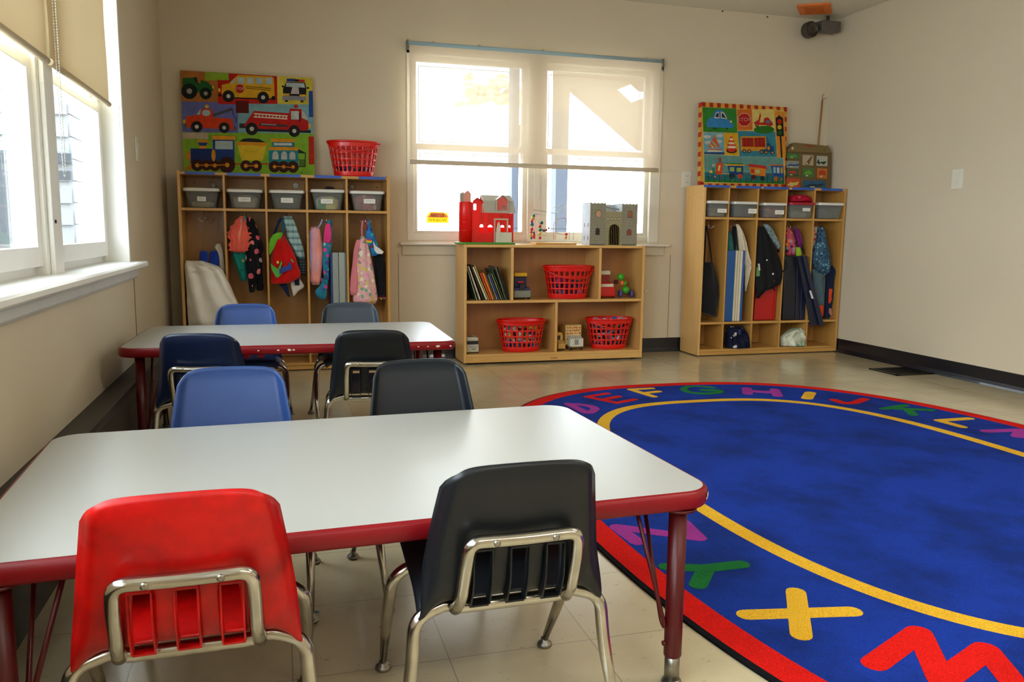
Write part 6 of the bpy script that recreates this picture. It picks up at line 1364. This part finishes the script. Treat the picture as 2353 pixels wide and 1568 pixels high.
B.P([(295, 490), (330, 420), (380, 410), (410, 330), (450, 300), (520, 310), (570, 380), (585, 440), (640, 460), (668, 540), (640, 560), (310, 545)], '#2f78b0', 5).P([(405, 420), (425, 350), (465, 325), (475, 420)], '#d9c8a0', 6).P([(495, 420), (495, 325), (540, 350), (580, 435)], '#d9c8a0', 6).P([(418, 405), (435, 355), (462, 345), (465, 408)], '#1a2440', 7).P([(505, 408), (505, 345), (530, 360), (565, 425)], '#1a2440', 7).wheel(410, 550, 38, '#141a2a', '#1c2436').wheel(575, 562, 38, '#141a2a', '#1c2436').E(630, 470, 14, 14, '#d9b83a', 7)
B.P([(815-100*math.cos(PI/8+k*PI/4), 447+100*math.sin(PI/8+k*PI/4)) for k in range(8)], '#cf9a8a', 5).P([(815-90*math.cos(PI/8+k*PI/4), 447+90*math.sin(PI/8+k*PI/4)) for k in range(8)], '#a8140f', 6).T('STOP', 815, 447, 72, '#cf8a7a', 8)
B.E(1085, 590, 145, 55, '#2a6a1c', 5).P([(945, 490), (1010, 450), (1040, 350), (1050, 395), (1025, 490), (1080, 490), (1095, 425), (1150, 420), (1215, 505), (1205, 535), (960, 515)], '#b02014', 6).E(1145, 480, 38, 24, '#6a6a8a', 7).wheel(990, 525, 26, '#5a2a14', '#c8a86a').wheel(1155, 540, 30, '#3a6a24', '#8a5a2a')
B.P([(1255, 430), (1290, 410), (1305, 385), (1325, 410), (1360, 430), (1358, 685), (1258, 680)], '#16201a', 6).E(1308, 480, 32, 36, '#b8180f', 7).E(1303, 558, 30, 32, '#c8a81a', 7).E(1303, 635, 30, 32, '#1f5a2a', 7).S([(1310, 680), (1308, 975)], 22, '#16201a', 6)
for x, y in ((310, 680), (480, 665), (460, 745), (320, 760)): B.E(x, y, 48, 24, '#b8bcae', 5)
B.P([(410, 640), (320, 830), (470, 835)], '#b86a3a', 6).S([(370, 740), (440, 830)], 12, '#8ab0a8', 7).S([(395, 700), (465, 815)], 12, '#c8341c', 7).S([(345, 785), (390, 838)], 12, '#d9b86a', 7).P([(300, 850), (510, 855), (470, 890), (340, 888)], '#b86a5a', 6).P([(268, 895), (535, 900), (535, 935), (268, 925)], '#1f4a7a', 6).S([(320, 880), (490, 885)], 20, '#d0ccb0', 7)
B.E(632, 880, 70, 35, '#1c1a14', 5).E(632, 865, 55, 34, '#c8341c', 6).P([(630, 660), (580, 850), (690, 855)], '#d9ccb8', 7)
for y, w_ in ((690, 16), (745, 34), (800, 50), (855, 62)): B.S([(630-w_, y), (630+w_, y+2)], 22, '#c8341c', 8)
B.R(755, 680, 1105, 885, '#c8861a', 5).R(775, 700, 930, 825, '#8f1c0c', 6).R(945, 700, 1090, 830, '#8f1c0c', 6)
for k in range(6): B.S([(790+k*50, 705), (790+k*50, 825)], 6, '#b83414', 7)
B.P([(1110, 780), (1150, 775), (1165, 815), (1205, 820), (1205, 900), (1010, 900), (1010, 870), (1110, 860)], '#1f4a6a', 6).R(1120, 825, 1150, 870, '#c87a2a', 7).S([(1115, 690), (1130, 770)], 8, '#2a4a5a', 6)
for x in (800, 865, 1033, 1097, 1183): B.wheel(x, 885+(x-800)*.07, 28, '#2a3a3a', '#c8864a', 7, .5)
B.P([(430, 1045), (515, 1050), (495, 1220), (410, 1210)], '#c8481c', 7).P([(455, 1085), (480, 1085), (465, 1165), (445, 1160)], '#d0c86a', 8).S([(475, 985), (475, 1045)], 28, '#b82a1c', 8).S([(435, 1040), (525, 1050)], 10, '#2a7a8a', 9).P([(335, 1160), (370, 1155), (375, 1195), (335, 1190)], '#d9b82a', 8).P([(365, 1120), (405, 1120), (405, 1210), (370, 1205)], '#2f7a6a', 7).E(388, 1085, 18, 18, '#c8a88a', 8).wheel(405, 1245, 38, '#c8b8a8', '#c87a6a').wheel(480, 1250, 32, '#1f2a4a', '#a82a3a').wheel(350, 1228, 26, '#b82a3a', '#c8443a')
B.P([(575, 1090), (780, 1095), (770, 1225), (595, 1215)], '#1f3a7a', 7).S([(545, 1078), (795, 1085)], 18, '#d9921c', 8).S([(565, 1060), (775, 1065)], 18, '#2a7a2a', 8).R(600, 1112, 660, 1172, '#8fae5a', 8).R(690, 1120, 750, 1178, '#8fae3a', 8).wheel(625, 1240, 38, '#1f2424', '#2a3030', 9).wheel(732, 1240, 34, '#c8441c', '#a8341c', 9).S([(495, 1200), (590, 1205)], 12, '#c8a82a', 6)
B.P([(855, 1110), (1080, 1130), (1070, 1245), (875, 1215)], '#d07a1c', 7).P([(840, 1100), (865, 1065), (1080, 1095), (1105, 1140)], '#b82a1c', 8).R(935, 1145, 1000, 1200, '#a8ae6a', 8).R(880, 1140, 925, 1195, '#b8341c', 8).wheel(910, 1255, 34, '#5a1420', '#3a1018', 9).wheel(1030, 1268, 32, '#1f2424', '#2a3030', 9).S([(785, 1205), (860, 1210)], 10, '#7a4a4a', 6).S([(1080, 1230), (1165, 1228)], 10, '#6a2a3a', 6)
B.P([(1150, 1095), (1318, 1100), (1318, 1250), (1175, 1240)], '#1f4a8a', 7).S([(1130, 1082), (1318, 1092)], 16, '#c8542a', 8).R(1180, 1115, 1215, 1195, '#8ab0a0', 8).R(1230, 1118, 1265, 1198, '#a8c0c8', 8).R(1280, 1120, 1310, 1200, '#c8922a', 8).wheel(1210, 1280, 32, '#d0641c', '#c85414', 9).E(1285, 1285, 12, 16, '#c8642a', 9)
B.P([(272, 1290), (1325, 1320), (1325, 1350), (275, 1320)], '#2a7a24', 6)
for k in range(30): x = 285+k*35; y = 1275+k*.9; B.S([(x, y-30-(k % 3)*14), (x+2, y+40)], 9, '#1f3f24' if k % 2 else '#2a6a24', 10)
B.done('painting')
# striped left edge of that canvas
mb = MB()
for k in range(17): mb.col('#b8321a' if k % 2 == 0 else '#cfa24a'); h_ = B.h/17; mb.box(-.0015, .0005, .0, .04, k*h_, (k+1)*h_)
mb.build('striped_edge', vcol('gouache'), B.r)

# picture organiser shaped like a house (plain animal-like colour fields in its windows)
zp = zoomer(1580, 200, 6.0306); yo_ = 5.17
v0, v1 = HY(*zp(1378, 1400), yo_), HY(*zp(2010, 1430), yo_); x0, x1 = v0.x, min(v1.x, 3.905)
r = thing('picture_case', 'house-shaped wooden case with nine small animal pictures, on the right locker', 'picture case', (x0, yo_, 1.1846), rot=(-math.radians(3), 0, 0)); W_ = x1-x0
X = lambda x: HY(*zp(x, 1100), yo_).x-x0
Z_ = lambda y, x=1700: HY(*zp(x, y), yo_).z-1.1846
mb = MB().col('#6a5632'); body_h = Z_(905); mb.box(0, W_, .006, .06, 0, body_h); mb.col('#77633a'); mb.prism([(-.012, 0, body_h), (W_, 0, body_h), (W_-.035, 0, Z_(800)), (.055, 0, Z_(775))], (0, .06, 0)); mb.build('case_body', VM, r, bevel=.002)
mb = MB().col('#8c3a22'); mb.prism([(X(1600), -.001, Z_(800)), (X(1790), -.001, Z_(812)), (X(1690), -.001, Z_(832))], (0, .002, 0)); mb.build('roof_decoration', VM, r); mb = MB().col('#c9bda8'); mb.prism([(X(1457)+.010*math.cos(k*1.047), -.001, Z_(857)+.010*math.sin(k*1.047)) for k in range(6)], (0, .002, 0)); mb.build('roof_decoration', VM, r); mb = MB().col('#3a5a3a'); mb.prism([(X(1900)+.010*math.cos(k*1.047), -.001, Z_(868)+.008*math.sin(k*1.047)) for k in range(6)], (0, .002, 0)); mb.build('roof_decoration', VM, r); mb = MB().col('#4f6a52'); mb.prism([(X(1525)+.008*math.cos(k*1.047), -.001, Z_(805)+.008*math.sin(k*1.047)) for k in range(6)], (0, .002, 0)); mb.build('roof_decoration', VM, r)
cells = [(1385, 925, 1555, 1000, '#3f6a3a', '#5a8a3f', 'e'), (1380, 1030, 1555, 1130, '#8a8f88', '#2f4a7a', 'w'), (1385, 1150, 1550, 1240, '#3f5a3a', '#a83a2a', 'm'), (1385, 1275, 1575, 1400, '#b84a26', '#c8b85a', 'd'),
         (1605, 940, 1755, 1085, '#a89f88', '#7a4a2a', 't'), (1605, 1115, 1765, 1255, '#4f6a3a', '#5a9a34', 'e'), (1800, 945, 1950, 1085, '#a8a898', '#2f4a3a', 'n'), (1812, 1120, 1950, 1260, '#b86a2a', '#a83a22', 'm'), (1625, 1295, 1940, 1420, '#2f5a7a', '#2a3a44', 'd')]
for x_0, y_0, x_1, y_1, bgc, fg, kk in cells:
    a, c, t, u_ = X(x_0), X(x_1), Z_(y_0), max(Z_(y_1), .004); mb = MB().col(bgc); mb.box(a, c, .003, .0062, u_, t); w_, h_ = c-a, t-u_; mb.col(fg)
    pts = {'e': [(.1, .3), (.3, .65), (.6, .75), (.9, .45), (.8, .3)], 'w': [(0, .3), (.3, .55), (.7, .5), (1, .65), (1, .35), (.4, .25)], 'm': [(.15, .3), (.2, .7), (.5, .85), (.8, .7), (.85, .3), (.5, .4)], 'd': [(.05, .2), (.3, .6), (.6, .55), (.95, .7), (.8, .3), (.4, .15)], 't': [(.2, .05), (.5, .5), (.85, .95), (.9, .8), (.7, .4), (.6, .05)], 'n': [(.0, .3), (.15, .7), (.3, .25), (.7, .15), (.95, .5), (.6, .35), (.3, .1)]}[kk]
    mb.prism([(a+p*w_, .0022, u_+q*h_) for p, q in pts], (0, .001, 0)); mb.col('#c8c4a0'); mb.prism([(a+(.3+p*.2)*w_, .0018, u_+(.12+q*.12)*h_) for p, q in ((0, 0), (1, 0), (1, 1), (0, 1))], (0, .0008, 0)); mb.build('window_picture', VM, r)
# wooden pole with a wire hook standing behind the case
a, c = HY(*zp(1830, 800), 5.262), HY(*zp(1868, 180), 5.262); r = thing('hook_pole', 'thin wooden pole with a wire hook standing behind the picture case', 'pole', (a.x-.02, 5.262, 1.1812)); o0 = r.location
mb = MB(); mb.tube([Vector((-.006+.0, 0, 0)), c-o0], .0062, 10); mb.build('pole_shaft', wood('pole_wood', '#8a5a24', '#9c6a2e'), r)
mb = MB(); P_ = [c-o0, HY(*zp(1866, 135), 5.262)-o0, HY(*zp(1875, 112), 5.262)-o0, HY(*zp(1895, 98), 5.262)-o0]; mb.tube(fillet(P_, .01), .0018, 6); mb.tube([HY(*zp(1868, 165), 5.262)-o0, HY(*zp(1895, 160), 5.262)-o0, HY(*zp(1925, 145), 5.262)-o0], .0018, 6); mb.build('wire_hook', plain('dark_wire', '#3a3020', .4, metal=.8), r)

# ================================================================== WALL, CEILING AND FLOOR FITTINGS
M_pl = plain('ivory_plate', '#d9d6c6', .35, coat=.1); M_pd = plain('dark_slot', '#2a2620', .5)
v, w_ = HX(306, 312, XL), HX(320, 373, XL); r = thing('light_switch', 'ivory light switch on the left wall beside the window', 'switch', (XL, (v.y+w_.y)/2, (v.z+w_.z)/2)); mb = MB(); mb.box(0, .006, -.037, .037, -.058, .058); mb.build('switch_plate', M_pl, r, bevel=.003); mb = MB(); mb.box(.006, .0095, -.015, .015, -.030, .030); mb.box(.0095, .013, -.012, .012, .002, .026); mb.build('rocker', M_pl, r, bevel=.0015)
def plate(label, name, loc, ax, w, h, kind):
    r = thing(name, label, 'outlet' if kind == 'o' else 'switch', loc)
    def bb(a, b_, c, d, e0, e1):
        mb = MB(); 
        if ax == 'y': mb.box(a, b_, -e1, -e0, c, d)
        else: mb.box(-e1, -e0, a, b_, c, d)
        return mb
    bb(-w/2, w/2, -h/2, h/2, 0, .006).build('cover_plate', M_pl, r, bevel=.002)
    if kind == 'o':
        for s in (-1, 1):
            so = bb(-.016, .016, s*.022-.015, s*.022+.015, .006, .0085).build('socket', M_pl, r, bevel=.003)
            mb = bb(-.008, -.0055, s*.022-.004, s*.022+.006, .0085, .009); mb2 = bb(.0055, .008, s*.022-.004, s*.022+.006, .0085, .009); mb.build('socket_slot', M_pd, so); mb2.build('socket_slot', M_pd, so)
    else:
        bb(-.017, .017, -.034, .034, .006, .008).build('switch_insert', M_pl, r, bevel=.001)
        for s in (-1, 1): bb(-.009, .009, s*.018-.010, s*.018+.010, .008, .011).build('toggle', M_pl, r, bevel=.002)
    return r
v, w_ = HY(1566, 393, YB), HY(1588, 424, YB); plate('ivory wall outlet on the back wall just left of the striped-edge canvas', 'wall_outlet', ((v.x+w_.x)/2, YB, (v.z+w_.z)/2-.012), 'y', .072, .115, 'o')
v, w_ = HX(2190, 390, XR), HX(2212, 434, XR); plate('ivory switch plate alone on the right wall', 'wall_switch', (XR, (v.y+w_.y)/2, (v.z+w_.z)/2), 'x', .085, .118, 's')
v = HY(1481, 668, YB); r = thing('wall_peg', 'small white peg on the back wall at the right end of the bookcase', 'peg', (v.x, YB, v.z)); mb = MB(); mb.lathe([(.010, 0), (.010, -.004), (.006, -.008), (.011, -.016), (.008, -.022)], (0, 0, 0), 14, 'y'); mb.build('peg_body', M_pl, r)
# orange placard and alarm unit at the ceiling corner
c4 = [HZ(*p, 2.392) for p in ((1831, 13), (1908, 8), (1911, 30), (1838, 33))]; cc = sum(c4, Vector())/4; r = thing('ceiling_placard', 'orange rectangular placard on the ceiling near the right corner', 'placard', (cc.x, cc.y, ZC))
mb = MB(); mb.hexa([(p.x-cc.x, p.y-cc.y, -.014) for p in c4[::-1]]+[(p.x-cc.x, p.y-cc.y, 0) for p in c4[::-1]]); mb.build('placard_board', plain('orange_card', '#d8701a', .5, var=.08, vscale=9), r, bevel=.002)
mb = MB().col('#a8500f')
for k in range(4): t = .25+.16*k; a, b_ = c4[0].lerp(c4[3], t).lerp(c4[1].lerp(c4[2], t), .2), c4[0].lerp(c4[3], t).lerp(c4[1].lerp(c4[2], t), .78); mb.tube([(a.x-cc.x, a.y-cc.y, -.0145), (b_.x-cc.x, b_.y-cc.y, -.0145)], .004, 6)
mb.build('faded_lettering', VC, r)
ya = 5.17; v = HY(1863, 68, ya); r = thing('alarm_unit', 'dark round lamp with a grey box in the upper right corner under the ceiling', 'alarm', (v.x, ya, ZC)); zz0 = v.z-ZC; R0 = .056
mb = MB(); mb.lathe([(R0*.6, .05), (R0, .035), (R0, -.01), (R0*.86, -.022), (R0*.80, -.012), (R0*.3, -.006), (R0*.12, -.012)], (0, 0, zz0), 26, 'y'); mb.build('round_lamp', plain('dark_bronze', '#3a342c', .45), r)
a, b_ = HY(1884, 46, ya), HY(1926, 77, ya); mb = MB(); mb.box(a.x-v.x, b_.x-v.x-.004, -.03, .06, b_.z-ZC+.004, a.z-ZC-.004); mb.build('grey_box', plain('alarm_grey', '#5a5450', .5), r, bevel=.006)
mb = MB(); mb.tube([(R0*.7, .01, zz0+.01), (a.x-v.x+.01, .01, zz0+.02)], .014, 10); mb.tube([((a.x+b_.x)/2-v.x, .02, a.z-ZC-.01), ((a.x+b_.x)/2-v.x, .02, 0)], .012, 10); mb.build('mount_arm', plain('dark_bronze', '#3a342c', .45), r)
for px, py in ((1660, 26), (1763, 39)):
    v = HY(px, py, YB); mb = MB(); mb.lathe([(.006, 0), (.005, -.006)], (0, 0, 0), 8, 'y'); o = mb.build('wall_hook', M_pd, loc=(v.x, YB, v.z)); tag(o, {1660: 'small dark nail high on the back wall, nearer the window', 1763: 'small dark nail high on the back wall, nearer the corner'}[px], 'nail')
    o.name = 'nail'
# floor vent by the right wall
c4 = [HZ(*p, .004) for p in ((2018, 849), (2070, 865), (2150, 861), (2100, 845))]; x0, x1 = min(p.x for p in c4), XR-.02; y0_, y1_ = 4.06, 4.31
r = thing('floor_vent', 'dark metal floor vent beside the right wall baseboard', 'vent', ((x0+x1)/2, (y0_+y1_)/2, 0)); hx, hy = (x1-x0)/2, (y1_-y0_)/2; M_v = plain('vent_black', '#1c1915', .35, metal=.3)
mb = MB(); mb.box(-hx, hx, -hy, -hy+.02, .001, .006); mb.box(-hx, hx, hy-.02, hy, .001, .006); mb.box(-hx, -hx+.02, -hy, hy, .001, .006); mb.box(hx-.02, hx, -hy, hy, .001, .006); mb.box(-hx, hx, -hy, hy, .0002, .0012); mb.build('vent_frame', M_v, r)
mb = MB()
for k in range(12): x = -hx+.03+k*(2*hx-.06)/11; mb.box(x-.003, x+.003, -hy+.02, hy-.02, .001, .005)
mb.build('vent_grille', M_v, r)
# scraps on the floor between the chairs
v = HZ(725, 1408); r = thing('paint_scrap', 'tiny blue and grey scrap on the floor by the red chair', 'scrap', (v.x, v.y, 0)); mb = MB().col('#2a9fd8'); mb.prism([(.000, -.004, .0003), (.008, -.003, .0003), (.009, .001, .0003), (.002, .002, .0003)], (0, 0, .0012)); mb.col('#4a5560'); mb.prism([(-.010, .001, .0003), (-.002, -.001, .0003), (.006, .004, .0003), (-.004, .006, .0003)], (0, 0, .0010)); mb.build('scrap_piece', VC, r)
bpy.context.view_layer.update()
